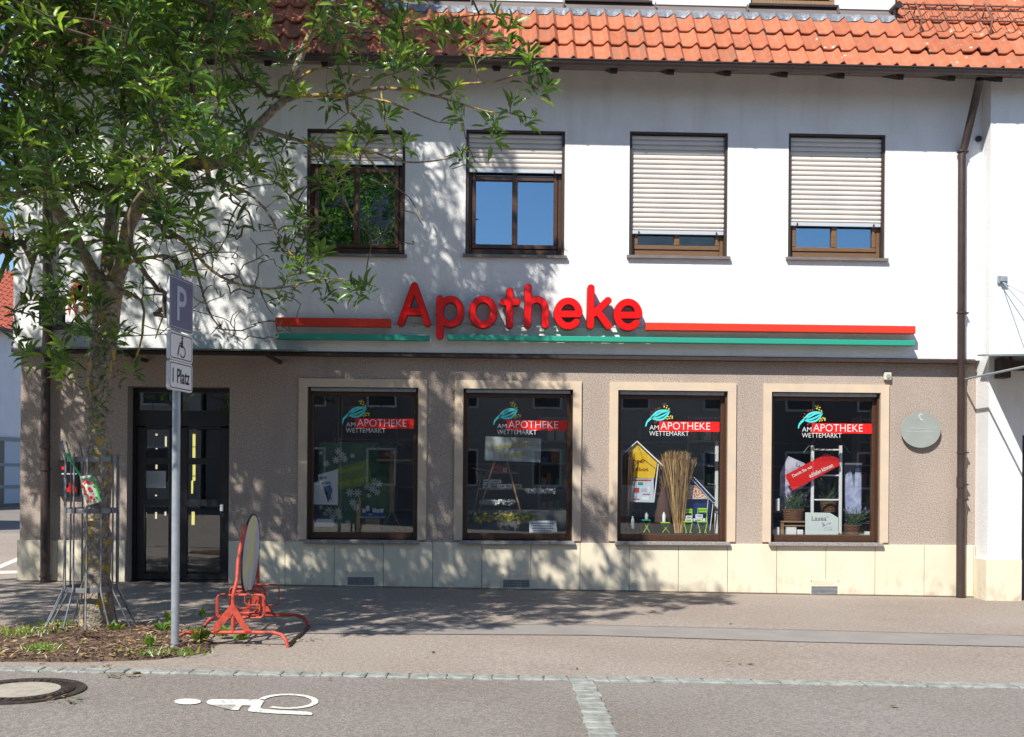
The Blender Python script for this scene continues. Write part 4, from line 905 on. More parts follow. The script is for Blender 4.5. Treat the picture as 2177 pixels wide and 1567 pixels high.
rbp = [(395, 828, 470, 860, 'board_red'), (480, 822, 512, 860, 'white'), (515, 826, 552, 860, 'wicker'), (400, 795, 500, 826, 'crimson'), (306, 958, 372, 998, 'white'), (374, 960, 456, 998, 'greycard'), (460, 962, 506, 998, 'white'), (510, 960, 556, 998, 'white'), (580, 962, 640, 998, 'surround'), (312, 922, 382, 955, 'white'), (385, 922, 466, 955, 'white')]
lbp = ['red pack lowest on the upper step of the shelf', 'white pack in the middle of the upper step', 'brown pack at the right of the upper step', 'dark red pack on top of the upper step packs', 'white pack lowest left on the lower step', 'grey pack second from left on the lower step', 'slim white pack in the middle of the lower step', 'slim white pack right of the middle on the lower step', 'tan pack at the right end of the lower step', 'white pack stacked at the left of the lower step', 'white pack stacked beside the easel leg']
for (a, b, c, d, m_), lb in zip(rbp, lbp):
    o = boxq(1, a, b, c, d, .64, .12, M[m_], 'medicine_pack', lb, 'pack', group='packs on the stepped shelf'); boxq(1, a+(c-a)*.15, b+(d-b)*.35, a+(c-a)*.7, b+(d-b)*.6, .638, .001, M['navy'] if m_ != 'navy' else M['white'], 'print', parent=o, r=.0002)
def garland(w, x0_, x1_, y0_, y1_, Y, n, ms, name, label, cat, s_=.022):
    mb = MB()
    for i in range(n):
        c_ = dq(w, random.uniform(x0_, x1_), random.uniform(y0_, y1_), Y+random.uniform(-.05, .05)); r = s_*random.uniform(.6, 1.3); k = random.randrange(len(ms))
        ax = Vector((random.uniform(-1, 1), random.uniform(-1, 1), random.uniform(-1, 1))).normalized(); u_ = ax.orthogonal().normalized(); v_ = ax.cross(u_)
        for pk in range(5):
            a_ = 2*math.pi*pk/5; d_1 = (u_*math.cos(a_)+v_*math.sin(a_)); d_2 = (u_*math.cos(a_+.55)+v_*math.sin(a_+.55)); d_0 = (u_*math.cos(a_-.55)+v_*math.sin(a_-.55))
            mb.add([c_, c_+d_0*r*.7+ax*r*.2, c_+d_1*r*1.2, c_+d_2*r*.7+ax*r*.2], [(0, 1, 2, 3)], k)
    return tag(mb.build(name, ms, None), label, cat)
garland(1, 175, 745, 1215, 1285, .25, 330, [M['gold'], M['gold'], mat('pale_yellow', (.72, .60, .22), .7), mead], 'flower_garland', 'row of yellow artificial flowers along the window sill', 'flowers')
garland(1, 285, 580, 1098, 1132, .35, 130, [M['white'], M['greycard']], 'feather_garland', 'fluffy white garland low between the easel legs', 'garland', .018)
garland(1, 670, 925, 1000, 1038, .5, 110, [M['white'], M['greycard']], 'feather_garland', 'fluffy white garland in front of the dark blue bottles', 'garland', .018)
bot = [(840, 945, 880, 1010), (890, 945, 930, 1010), (948, 945, 990, 1020)]
for k, (a, b, c, d) in enumerate(bot):
    p0_, p1_ = dq(1, (a+c)/2, d, .75), dq(1, (a+c)/2, b, .75); h_ = p1_.z-p0_.z; mb = MB(); mb.tube([p0_, p0_+Vector((0, 0, h_*.7)), p0_+Vector((0, 0, h_*.82)), p1_], [.027, .027, .012, .012], 10)
    tag(mb.build('bottle', M['navy'], None), ['dark blue bottle nearest the easel', 'dark blue bottle in the middle of the three', 'dark blue bottle nearest the window frame'][k], 'bottle', 'blue bottles in the easel window')
boxq(1, 690, 1012, 1020, 1022, .72, .2, M['navy'], 'bottle_shelf', 'dark shelf carrying the blue bottles', 'shelf')
o = card(1, [(702, 1275), (932, 1272), (942, 1370), (705, 1374)], .19, M['white'], 'notice_card', 'white notice card with four printed lines at the right of the sill', 'card')
mb = MB()
for k, yy in enumerate((1295, 1317, 1338, 1360)): a_, b_ = dq(1, 725+12*(k % 2), yy-4, .186), dq(1, 912-18*(k % 2), yy+4, .186); n = 9; [mb.box((a_.x+(b_.x-a_.x)*i/n, .186, b_.z), (a_.x+(b_.x-a_.x)*(i+.8)/n, .187, a_.z)) for i in range(n)]
mb.build('print', bl, o)
mb = MB(); a_, b_ = dq(1, 170, 1290, .62), dq(1, 1012, 1185, .62); mb.bbox((a_.x, .42, PT), (b_.x, .95, b_.z), .01); tag(mb.build('display_plinth', mat('grey_fabric', (.16, .16, .165), .9), None), 'low grey plinth behind the yellow flowers', 'plinth')
# window 3
t = thing('house_card', 'yellow cardboard house front with white roof edges', 'display card')
card(2, [(190, 715), (300, 610), (470, 775), (445, 912), (235, 905)], .34, M['yellow'], 'gable', parent=t)
mb = MB()
for pts in ([(172, 712), (298, 597), (520, 806)],): mb.tube([dq(2, a, b, .32) for a, b in pts], .012, 4)
mb.build('roof_edge', M['white'], t); stick(2, [(480, 790), (442, 1116)], .33, .009, M['white'], 'post', t); stick(2, [(300, 612), (350, 745), (460, 832)], .335, .0025, M['wicker'], 'string', t); stick(2, [(350, 745), (255, 812)], .335, .0025, M['wicker'], 'string', t)
mb = MB(); c_ = dq(2, 297, 762, .336); put_text(mb, 'Unser', .235, c_.x-.0, c_.z, .336, height=.052, bold=.012, rot=R(0)); c_ = dq(2, 298, 838, .336); put_text(mb, 'Angebot', .33, c_.x-.015, c_.z, .336, height=.062, bold=.012); mb.build('card_lettering', mat('dark_red_print', (.30, .015, .012), .6), t)
o = card(2, [(240, 912), (440, 914), (442, 1118), (226, 1112)], .32, mat('pale_leaflet', (.56, .64, .78), .5), 'offer_sheet', 'pale blue offer sheet with small pictures under the yellow house', 'poster')
mb = MB()
for (a, b, c, d, k) in ((250, 922, 420, 934, 0), (255, 955, 285, 975, 1), (305, 945, 350, 970, 2), (272, 992, 318, 1032, 0), (330, 1000, 385, 1004, 1), (330, 1012, 400, 1015, 1), (330, 1022, 380, 1026, 1), (345, 1045, 410, 1052, 0), (255, 1085, 318, 1095, 0), (340, 1068, 400, 1100, 3), (260, 1060, 300, 1075, 1), (385, 985, 410, 1030, 3), (250, 1035, 310, 1042, 1)):
    p0_, p1_ = dq(2, a, d, .318), dq(2, c, b, .318); mb.add([(p0_.x, .318, p0_.z), (p1_.x, .318, p0_.z), (p1_.x, .318, p1_.z), (p0_.x, .318, p1_.z)], [(0, 1, 2, 3)], k)
mb.build('print', [M['crimson'], M['greycard'], M['green_bar'], M['white']], o)
def sheaf(w, base, top, Y, n, lab, m_, r=.004, parent=None, side=.0):
    mb = MB()
    for i in range(n):
        u_ = random.random(); v_ = random.random()
        b_ = dq(w, base[0]+(base[1]-base[0])*u_, base[2], Y+v_*.09); b_.z = max(b_.z, PT)
        tt = dq(w, top[0]+(top[1]-top[0])*min(1, max(0, u_+random.uniform(-.22, .22))), random.uniform(top[2], top[3]), Y+v_*.12)
        tt.x += random.gauss(0, .036); tt.y -= random.random()*.05; mid = b_.lerp(tt, .55)+Vector((random.gauss(0, .014), random.gauss(0, .014), 0)); mb.tube([b_, mid, tt, tt+Vector((random.gauss(0, .02), 0, random.uniform(-.01, .03)))], [r, r*.8, r*.7, r*.3], 4, random.randrange(len(m_)))
    return tag(mb.build('straw_sheaf', m_, None), lab, 'straw')
st2 = [M['straw'], mat('straw_dark', (.36, .20, .07), .8), mat('straw_pale', (.72, .50, .22), .8), mat('straw_deep', (.20, .10, .035), .9)]
sheaf(2, (622, 690, 1380), (545, 722, 680, 760), .26, 270, 'tall golden sheaf of straw standing in the middle of the window', st2)
sheaf(2, (520, 570, 1040), (470, 610, 730, 800), .42, 110, 'darker straw bundle behind the golden sheaf', [M['wicker'], st2[1]])
sheaf(2, (165, 215, 1380), (165, 245, 690, 760), .24, 150, 'brown straw column at the left window frame', [mat('straw_brown', (.22, .13, .07), .9), M['wicker']])  # the column's straw is brown in its own colour
sheaf(2, (705, 725, 1100), (745, 785, 735, 790), .3, 8, 'few loose stalks right of the golden sheaf', [M['straw'], M['straw']], .005)
mb = MB(); bs = [dq(2, 522, y, .42) for y in (1285, 1200, 1110, 1050, 1020, 1000, 985)]; bs[0].z = max(bs[0].z, PT); mb.tube(bs, [.115, .105, .085, .06, .035, .036, .012], 14); mb.tube([dq(2, 490, 1060, .42), dq(2, 460, 1035, .38)], [.03, .018], 8); mb.tube([dq(2, 550, 1060, .42), dq(2, 585, 1080, .38)], [.03, .018], 8)
tag(mb.build('cloth_bundle', mat('brown_cloth', (.09, .045, .035), .9), None), 'dark brown cloth bundle tied at the top beside the straw', 'bundle')
def mini_chair(w, x0_, x1_, ys, yseat, Y, lab, tagit=True):
    t_ = thing('mini_chair', lab, 'display chair', 'small lime chairs in the house card window')
    for a, b in ((ys, ys+16), (ys+22, ys+38)): boxq(w, x0_, a, x1_, b, Y+.12, .01, M['lime'], 'back_slat', parent=t_)
    boxq(w, x0_, yseat, x1_+4, yseat+10, Y, .13, M['lime'], 'seat', parent=t_)
    for pts in ([(x0_+4, ys), (x0_+2, yseat), (x1_-8, 1378)], [(x1_-4, ys), (x1_-4, yseat)], [(x1_, yseat), (x0_+12, 1378)]): stick(w, pts, Y+.1, .006, M['lime'], 'leg', t_)
    for pts in ([(x0_+2, yseat+6), (x0_+26, 1378)], [(x1_, yseat+6), (x1_-22, 1378)]): stick(w, pts, Y+.01, .006, M['lime'], 'leg', t_)
mini_chair(2, 697, 772, 1172, 1280, .22, 'small lime chair with white packs, nearer the straw'); mini_chair(2, 815, 900, 1166, 1280, .22, 'small lime chair with white packs, nearer the blue post')
for k, (a, b, c, d) in enumerate(((718, 1232, 772, 1256), (712, 1258, 775, 1280), (806, 1222, 862, 1256), (785, 1258, 858, 1280), (862, 1254, 884, 1280))):
    o = boxq(2, a, b, c, d, .24, .08, M['white'], 'white_pack', ['upper white pack on the left lime chair', 'lower white pack on the left lime chair', 'upper white pack on the right lime chair', 'lower wide white pack on the right lime chair', 'narrow white pack at the edge of the right lime chair'][k], 'pack', group='white packs on the lime chairs')
    boxq(2, a+8, b+8, c-12, b+14, .238, .001, M['navy'], 'print', parent=o, r=.0002)
t = thing('navy_house_card', 'navy cardboard house with white edges and orange pill pattern', 'display card')
card(2, [(705, 1085), (905, 1085), (902, 1200), (890, 1382), (705, 1382)], .42, M['navy'], 'front', parent=t)
card(2, [(722, 960), (785, 905), (975, 1105), (950, 1118), (905, 1085), (730, 1085)], .40, M['navy'], 'gable', parent=t)
pt = mat('pill_print', (.75, .70, .66), .6, (.62, .16, .04), 55, 2, (.48, .54)); card(2, [(733, 1082), (738, 965), (800, 972), (908, 1082)], .395, pt, 'pattern_panel', parent=t)
mb = MB(); [mb.tube([dq(2, a, b, .385) for a, b in pts], .007, 4) for pts in ([(728, 925), (760, 905), (785, 905), (980, 1112)], [(760, 912), (945, 1118), (980, 1112)], [(722, 1086), (905, 1086), (882, 1382)], [(948, 1128), (918, 1382)])]; mb.build('edge', M['white'], t)
boxq(2, 905, 1120, 925, 1382, .39, .01, M['navy'], 'post', parent=t)
t = thing('hook_rack', 'tall white display rack with hooks right of the navy house card', 'rack'); boxq(2, 962, 595, 996, 1384, .5, .03, M['white'], 'upright', parent=t)
for yy in (700, 812, 965): stick(2, [(965, yy), (905, yy-6)], [.49, .35], .005, M['alu'], 'hook', t)
for k, (x, y0_, y1_, yb_) in enumerate(((380, 1205, 1262, 1275), (528, 1200, 1285, 1298), (262, 1235, 1340, 1350))):
    p0_, p1_ = dq(2, x, y1_, .24), dq(2, x, y0_, .24); mb = MB(); mb.tube([p0_, p0_.lerp(p1_, .75), p0_.lerp(p1_, .8), p1_], [.022, .022, .012, .012], 10)
    tag(mb.build('small_bottle', M['greycard'] if k != 1 else M['white'], None), ['grey bottle on the green stand left of the bundle', 'white bottle on the lime stool below the bundle', 'grey bottle standing low by the straw column'][k], 'bottle')
for k, (a, b, y0_) in enumerate(((345, 418, 1266), (506, 582, 1288))):
    t_ = thing('lime_stool', ['small green stand left of the cloth bundle', 'small lime stool below the cloth bundle'][k], 'display stool')
    boxq(2, a, y0_, b, y0_+9, .2, .1, M['lime'] if k else M['green_bar'], 'seat', parent=t_)
    for pts in ([(a+5, y0_+9), (b-10, 1375)], [(b-5, y0_+9), (a+10, 1375)]): stick(2, pts, .25, .005, M['lime'], 'leg', t_)
# window 4
t = thing('white_ladder', 'white wooden ladder standing in the rightmost shop window', 'ladder')
for a, b in ((458, 488), (698, 728)): boxq(3, a, 632, b, 1392, .40, .035, M['white'], 'rail', parent=t)
for yy in (662, 880, 1090): boxq(3, 488, yy, 698, yy+12, .41, .02, M['white'], 'rung', parent=t)
stick(3, [(500, 565), (395, 695)], .5, .012, M['black'], 'strut', t); stick(3, [(690, 565), (790, 698)], .5, .012, M['black'], 'strut', t)
o = card(3, [(236, 885), (590, 700), (695, 743), (706, 800), (302, 1016)], .34, M['board_red'], 'red_arrow_card', 'slanted red card with white words leaning on the ladder', 'display card')
mb = MB(); c_ = dq(3, 385, 855, .335); put_text(mb, 'Damit Sie gut', .29, c_.x, c_.z, .335, height=.055, rot=R(27), bold=.02); c_ = dq(3, 543, 845, .335); put_text(mb, 'schlafen können', .345, c_.x, c_.z, .335, height=.06, rot=R(26), bold=.02); mb.build('card_lettering', M['whitefilm'], o)
lav = mat('lavender_print', (.60, .58, .72), .6, (.30, .28, .50), 14, 7, (.4, .62), col3=(.68, .67, .76), n3=3); lav2 = mat('lavender_print_light', (.50, .55, .75), .6, (.28, .30, .58), 12, 7, (.4, .65))
o = card(3, [(265, 722), (405, 783), (440, 950), (305, 1045), (240, 1190), (195, 1190), (195, 868)], .46, lav, 'lavender_poster', 'pale lavender poster behind the red card', 'poster')
mb = MB(); c_ = dq(3, 350, 800, .455); put_text(mb, 'La', .06, c_.x, c_.z, .455, rot=R(-25)); mb.build('poster_lettering', M['text_dark'], o)
card(3, [(740, 780), (895, 780), (895, 830), (890, 1215), (752, 1215)], .52, mat('grey_violet', (.16, .16, .22), .7), 'backing_board', 'dark grey violet board behind the narrow lavender poster', 'board')
card(3, [(752, 890), (800, 830), (828, 1010), (838, 828), (886, 826), (886, 1215), (755, 1215)], .50, lav2, 'lavender_banner', 'narrow blue lavender poster right of the ladder', 'poster')
leafm = mat('herb_green', (.06, .11, .05), .7); lavf = mat('lavender_flower', (.20, .15, .36), .8)
def basket(w, x0_, x1_, y0_, y1_, Y, px0, px1, py0, lab1, lab2):
    a_, b_ = dq(w, x0_, y1_, Y), dq(w, x1_, y0_, Y); zlo = max(a_.z, PT); mb = MB(); cx_ = (a_.x+b_.x)/2; rw = (b_.x-a_.x)/2; hh = b_.z-zlo
    for j in range(7):
        z_ = zlo+hh*(j+.5)/7; rr = rw*(.82+.18*j/6); mb.tube([(cx_+rr*math.cos(a1), Y+.09+.09*math.sin(a1), z_+.004*math.sin(9*a1+j*math.pi)) for a1 in np.linspace(0, 2*math.pi, 25)[:-1]], hh/13, 5, closed=True)
    mb.tube([(cx_, Y+.09, zlo+.01), (cx_, Y+.09, zlo+hh*.8)], [rw*.7, rw*.8], 14)
    tag(mb.build('wicker_basket', M['wicker'], None), lab1, 'basket', 'wicker baskets of lavender')
    mb = MB()
    for i in range(120):
        b0 = Vector((cx_+random.uniform(-.6, .6)*rw, Y+.09+random.uniform(-.05, .05), b_.z-.02)); e_ = dq(w, random.uniform(px0, px1), py0+random.uniform(0, 1)**1.5*(y0_-py0), Y+.09+random.uniform(-.08, .08))
        mb.tube([b0, b0.lerp(e_, .5)+Vector((0, 0, .015)), e_], [.0035, .003, .002], 3, 0)
        if i % 3 == 0: mb.tube([e_, e_+(e_-b0).normalized()*.035], [.006, .003], 4, 1)
        else:
            for k in range(3): c_ = b0.lerp(e_, random.uniform(.3, 1)); d1 = Vector((random.uniform(-1, 1), random.uniform(-1, 1), random.uniform(0, 1)))*.022; mb.add([c_, c_+d1*.5+Vector((.004, 0, 0)), c_+d1, c_+d1*.5-Vector((.004, 0, 0))], [(0, 1, 2, 3)], 0)
    tag(mb.build('lavender_plant', [leafm, lavf], None), lab2, 'plant')
basket(3, 232, 415, 1178, 1278, .26, 190, 440, 1020, 'wicker basket on the small crate left of the ladder', 'bushy lavender left of the ladder')
basket(3, 560, 695, 1112, 1202, .48, 490, 700, 905, 'wicker basket behind the ladder rungs', 'lavender behind the ladder rungs')
basket(3, 765, 898, 1312, 1395, .26, 740, 970, 1170, 'wicker basket standing right of the ladder', 'lavender right of the ladder')
o = card(3, [(410, 1203), (620, 1206), (690, 1248), (690, 1392), (410, 1392)], .22, mat('pale_card', (.66, .72, .72), .5), 'name_card', 'pale card with dark writing at the foot of the ladder', 'card')
mb = MB(); c_ = dq(3, 533, 1252, .216); put_text(mb, "Lasea'", .21, c_.x, c_.z, .216, height=.062); mb.build('card_lettering', M['text_dark'], o)
mb = MB()
for i in range(16): c_ = dq(3, random.uniform(555, 650), 1300+random.uniform(-12, 14)+(40 if i > 9 else 0), .216); mb.tube([(c_.x, .216, c_.z), (c_.x+random.uniform(-.02, .02), .216, c_.z+random.uniform(-.02, .02))], .0025, 4)
mb.build('sprig_print', bl, o)
t = thing('small_crate', 'small wooden crate carrying the left wicker basket', 'crate')
boxq(3, 205, 1278, 420, 1290, .24, .2, M['wood_light'], 'top', parent=t); boxq(3, 205, 1292, 228, 1393, .25, .16, M['wood_light'], 'side', parent=t); boxq(3, 232, 1312, 408, 1324, .245, .16, M['wood_light'], 'shelf', parent=t)
for k, (a, b, c, d, lb) in enumerate(((252, 1332, 335, 1393, 'white pack on the sill under the small crate'), (345, 1352, 392, 1393, 'low white pack between the crate and the pale card'), (160, 1330, 190, 1393, 'narrow white pack at the left frame of the ladder window'), (162, 1085, 192, 1190, 'tall white pack left of the lavender basket'), (925, 1368, 970, 1395, 'small white pack at the right frame of the ladder window'))):
    boxq(3, a, b, c, d, .2, .06, M['white'], 'white_pack', lb, 'pack')
boxq(3, 135, 1192, 205, 1204, .24, .2, M['wicker'], 'side_shelf', 'dark shelf board under the tall white pack', 'shelf')

# ------------------------------------------------------------------ planting bed, tree, guard
bedz = lambda x, y: gz(x)
outl = [gp(a, b) for a, b in ((-260, 1352), (-60, 1340), (60, 1338), (130, 1334), (290, 1332), (380, 1338), (430, 1350), (462, 1372), (430, 1392), (330, 1404), (180, 1409), (0, 1408), (-260, 1408))]
cxb = sum(p_.x for p_ in outl)/len(outl); cyb = sum(p_.y for p_ in outl)/len(outl)
mb = MB(); rings = 10; nseg = 120
bx = [p_.x for p_ in outl]+[outl[0].x]; by = [p_.y for p_ in outl]+[outl[0].y]
def out_at(t_):
    f = t_*len(outl); i = int(f) % len(outl); u_ = f-int(f); return bx[i]+(bx[i+1]-bx[i])*u_, by[i]+(by[i+1]-by[i])*u_
V = []
for r_ in range(rings+1):
    q_ = 1-r_/rings*.97
    for k in range(nseg):
        x, y = out_at(k/nseg); jit = random.uniform(-.02, .02) if r_ < rings else 0
        x = cxb+(x-cxb)*(q_)+jit; y = cyb+(y-cyb)*q_+jit*.5
        h = .006+(.045*(1-q_)**.5 if r_ else 0)+random.uniform(0, .018)*(r_ > 0)
        V.append((x, y, gz(x)+h))
F = [(r_*nseg+k, r_*nseg+(k+1) % nseg, (r_+1)*nseg+(k+1) % nseg, (r_+1)*nseg+k) for r_ in range(rings) for k in range(nseg)]+[tuple(rings*nseg+k for k in range(nseg))]
mb.add(V, F, 0, True); tag(mb.build('planting_bed', M['soil']), kind='structure')
def in_bed(x, y):
    n = len(outl); c = False; j = n-1
    for i in range(n):
        if (outl[i].y > y) != (outl[j].y > y) and x < (outl[j].x-outl[i].x)*(y-outl[i].y)/(outl[j].y-outl[i].y)+outl[i].x: c = not c
        j = i
    return c
def leafmat(name, c1, c2, trans=.35, rough=.36):
    m = mat(name, c1, rough, c2, 1.7, 4, (.3, .7)); N, L = nt(m); b = N['Principled BSDF']; o = N['Material Output']
    tl_ = N.new('ShaderNodeBsdfTranslucent'); tl_.inputs[0].default_value = (min(1, c1[0]*2.2), min(1, c1[1]*2.0), c1[2]*.8, 1)
    x = N.new('ShaderNodeMixShader'); x.inputs[0].default_value = trans; L.new(b.outputs[0], x.inputs[1]); L.new(tl_.outputs[0], x.inputs[2]); L.new(x.outputs[0], o.inputs[0]); return m
LM = [leafmat('leaf_green', (.14, .27, .055), (.085, .18, .04), .28, .30), leafmat('leaf_dark', (.07, .15, .038), (.045, .105, .03), .24, .30), leafmat('leaf_light', (.26, .40, .075), (.17, .30, .06), .32, .3)]
# mulch pieces and fallen leaves
mb = MB()
for i in range(2600):
    k = random.randrange(1000)
    while True:
        x = random.uniform(min(bx), max(bx)); y = random.uniform(min(by)-.05, max(by)+.05)
        if in_bed(x, y) or random.random() < .012: break
    if x < -7.5: continue
    a_ = random.uniform(0, 6.28); l_ = random.uniform(.012, .045); w_ = random.uniform(.004, .014); z_ = gz(x)+(.055 if in_bed(x, y) else .008)+random.uniform(-.02, .01)*in_bed(x, y)
    d1 = Vector((math.cos(a_), math.sin(a_), random.uniform(-.3, .4)))*l_; d2 = Vector((-math.sin(a_), math.cos(a_), random.uniform(-.4, .4)))*w_; c_ = Vector((x, y, z_))
    mb.add([c_-d1, c_+d2, c_+d1, c_-d2], [(0, 1, 2, 3)], random.choice((0, 0, 0, 1, 1, 2)))
tag(mb.build('mulch', [mat('bark_chip', (.17, .10, .065), .9), mat('dry_leaf', (.32, .20, .10), .8), mat('pale_chip', (.42, .33, .22), .8)]), kind='stuff')
mb = MB()
for (px, py, n) in ((270, 1435, 26), (150, 1480, 10), (480, 1505, 1), (280, 1482, 1), (920, 1385, 2), (1228, 1420, 5), (1576, 1410, 5), (1550, 1325, 2), (210, 1415, 8), (640, 1360, 16), (520, 1370, 14), (130, 1490, 8), (1900, 1500, 2), (700, 1440, 2)):
    for i in range(n):
        c_ = gp(px+random.gauss(0, 22 if n > 3 else 4), py+random.gauss(0, 3 if n > 3 else 2), .014); a_ = random.uniform(0, 6.28); l_ = random.uniform(.012, .035)
        d1 = Vector((math.cos(a_), math.sin(a_), .1))*l_; d2 = Vector((-math.sin(a_), math.cos(a_), .25))*l_*.4
        mb.add([c_-d1, c_+d2, c_+d1, c_-d2], [(0, 1, 2, 3)], random.randrange(3))
tag(mb.build('leaf_litter', [mat('litter_tan', (.36, .25, .13), .8), mat('litter_brown', (.12, .07, .04), .8), mat('litter_green', (.10, .13, .04), .8)]), kind='stuff')
# weeds
LMW = [leafmat('weed_green', (.13, .24, .05), (.08, .17, .035)), LM[0], leafmat('weed_yellow', (.28, .36, .06), (.17, .27, .05))]
def weed(px, py, n, h, w_, name, label, cat, big=False, grp=None):
    c0 = gp(px, py); base = Vector((c0.x, c0.y, gz(c0.x)+.03)); mb = MB()
    for i in range(n):
        a_ = random.uniform(0, 6.28); r = random.uniform(.2, 1)*w_; hh = h*random.uniform(.45, 1); b0 = base+Vector((random.uniform(-.4, .4)*w_, random.uniform(-.3, .3)*w_, 0))
        tip = b0+Vector((math.cos(a_)*r, math.sin(a_)*r*.8, hh)); mid = b0.lerp(tip, .55)+Vector((0, 0, hh*.18)); sd = Vector((-math.sin(a_), math.cos(a_), 0))
        ww = random.uniform(.006, .011) if not big else random.uniform(.014, .026)
        mb.add([b0-sd*ww*.4, b0+sd*ww*.4, mid+sd*ww, mid-sd*ww, tip-(tip-mid)*.1+sd*ww*.3, tip], [(0, 1, 2, 3), (3, 2, 4, 5)], random.choice((0, 0, 2)) if not big else random.choice((0, 2, 2, 1)))
    return tag(mb.build(name, LMW), label, cat, grp)
weed(425, 1372, 120, .13, .11, 'weed', 'spiky green weed tuft at the bed corner beside the red rack', 'weed')
weed(430, 1318, 20, .11, .06, 'weed', 'thin upright weed behind the front bar of the red rack', 'weed')
weed(318, 1385, 50, .10, .07, 'weed', 'green weed in front of the bed, left of the sign pole', 'weed')
weed(365, 1328, 34, .10, .10, 'weed', 'bright weed just behind the sign pole', 'weed', True)
weed(470, 1360, 24, .10, .12, 'weed', 'broad leaved weed under the red rack', 'weed', True)
weed(510, 1368, 18, .08, .12, 'weed', 'broad leaved weed creeping right of the bed corner', 'weed', True)
weed(245, 1350, 24, .09, .10, 'weed', 'yellow green weed right of the tree foot', 'weed', True)
weed(345, 1350, 26, .09, .10, 'weed', 'low leafy weed left of the sign pole', 'weed', True)
weed(200, 1338, 20, .12, .05, 'weed', 'small weed at the foot of the tree trunk', 'weed')
tuft = MB()
for (px, py, n, sx_, sy_) in ((35, 1358, 420, 48, 5), (90, 1392, 180, 24, 3), (120, 1340, 80, 30, 2), (340, 1398, 90, 45, 3)):
    for i in range(n):
        c0 = gp(px+random.gauss(0, sx_), py+random.gauss(0, sy_)); b0 = Vector((c0.x, c0.y, gz(c0.x)+.03)); d1 = Vector((random.uniform(-1, 1)*.05, random.uniform(-1, 1)*.04, random.uniform(.02, .07))); sd = Vector((.006, 0, 0)) if i % 3 else Vector((.014, .006, 0))
        tuft.add([b0-sd, b0+sd, b0+d1], [(0, 1, 2)], random.choice((0, 2, 2)))
tag(tuft.build('grass', LMW), kind='stuff')

TB = gp(198, 1340); TY = TB.y
tree = thing('street_tree', 'lichen covered street tree with long glossy leaves in front of the pharmacy', 'tree')
barkm = mat('bark', (.40, .345, .27), .92, (.17, .145, .115), 26, 7, (.35, .65), bump=1.0, bscale=38, bdist=.03, col3=(.50, .34, .05), n3=13, m3=(.58, .63))
barkl = mat('lichen_bark', (.30, .25, .19), .9, (.12, .10, .08), 30, 6, (.35, .7), bump=.9, bscale=45, bdist=.02, col3=(.52, .36, .05), n3=13, m3=(.50, .60))
twm = mat('twig_bark', (.10, .075, .055), .9, (.22, .18, .12), 9, 4, (.45, .7))
nodes = []; npar = []; nrad = []
def smooth_path(pts, rs, step=.10):
    out = []; n = len(pts)
    for k in range(n-1):
        p0_, p1_, p2_, p3_ = pts[max(k-1, 0)], pts[k], pts[k+1], pts[min(k+2, n-1)]; m_ = max(2, int((p2_-p1_).length/step))
        for i in range(m_):
            f = i/m_; q = ((p1_*2)+(p2_-p0_)*f+(p0_*2-p1_*5+p2_*4-p3_)*f*f+(p1_*3-p0_-p2_*3+p3_)*f**3)*.5; out.append((q, rs[k]+(rs[k+1]-rs[k])*f))
    out.append((pts[-1], rs[-1])); return out
def limb(mbx, spec, mi=0, jit=.012, nn=10):
    pts = [at(a, b, TY+dy) for a, b, dy, r in spec]; rs = [r*(1 if r > .095 else .74) for *_, r in spec]; sp_ = smooth_path(pts, rs)
    P = []; Rr = []
    for i, (p_, r) in enumerate(sp_):
        j = min(jit, r*.35); P.append(p_+Vector((random.uniform(-j, j), random.uniform(-j, j), random.uniform(-j, j)*.5))); Rr.append(r*random.uniform(.88, 1.12))
        nodes.append(P[-1]); nrad.append(r)
    mbx.tube(P, Rr, nn, mi)
tm = MB()
limb(tm, [(198, 1362, 0, .165), (200, 1335, 0, .15), (204, 1250, 0, .125), (209, 1100, 0, .112), (210, 980, 0, .105), (206, 860, 0, .10), (214, 760, 0, .11), (222, 690, 0, .115), (232, 630, 0, .125), (236, 600, 0, .11)], 0, .014, 16)
tm.tube([at(214, 755, TY-.08), at(211, 800, TY-.10), at(207, 850, TY-.09)], [.03, .05, .02], 10); tm.tube([at(188, 960, TY-.07), at(190, 985, TY-.09), at(190, 1010, TY-.06)], [.02, .04, .02], 8)
tm.build('trunk', barkm, tree)
def lb(name, specs, m_=barkl, nn=9):
    for sp_ in specs:
        mb_ = MB(); limb(mb_, sp_, 0, .011, nn); mb_.build(name, m_, tree)
lb('limb', [
 [(228, 640, 0, .10), (190, 560, -.1, .075), (150, 495, -.2, .07), (112, 430, -.3, .06), (98, 380, -.35, .055), (85, 280, -.5, .045), (60, 120, -.7, .035), (20, -80, -.9, .025), (-40, -260, -1.1, .015)],
 [(236, 610, 0, .10), (236, 540, .1, .09), (240, 440, .2, .085), (248, 350, .3, .075), (268, 220, .4, .062), (330, 110, .5, .05), (352, 20, .5, .045), (350, -120, .6, .04), (330, -330, .6, .03), (300, -560, .6, .018)],
 [(240, 620, 0, .095), (262, 540, -.1, .088), (285, 450, -.2, .08), (330, 390, -.3, .072), (400, 352, -.3, .068), (490, 340, -.35, .06), (545, 270, -.4, .056), (598, 215, -.45, .052), (622, 165, -.5, .046), (650, 95, -.55, .038), (690, 30, -.6, .034), (735, -40, -.6, .03), (760, -180, -.6, .024), (740, -360, -.5, .016)]], barkm, 12)
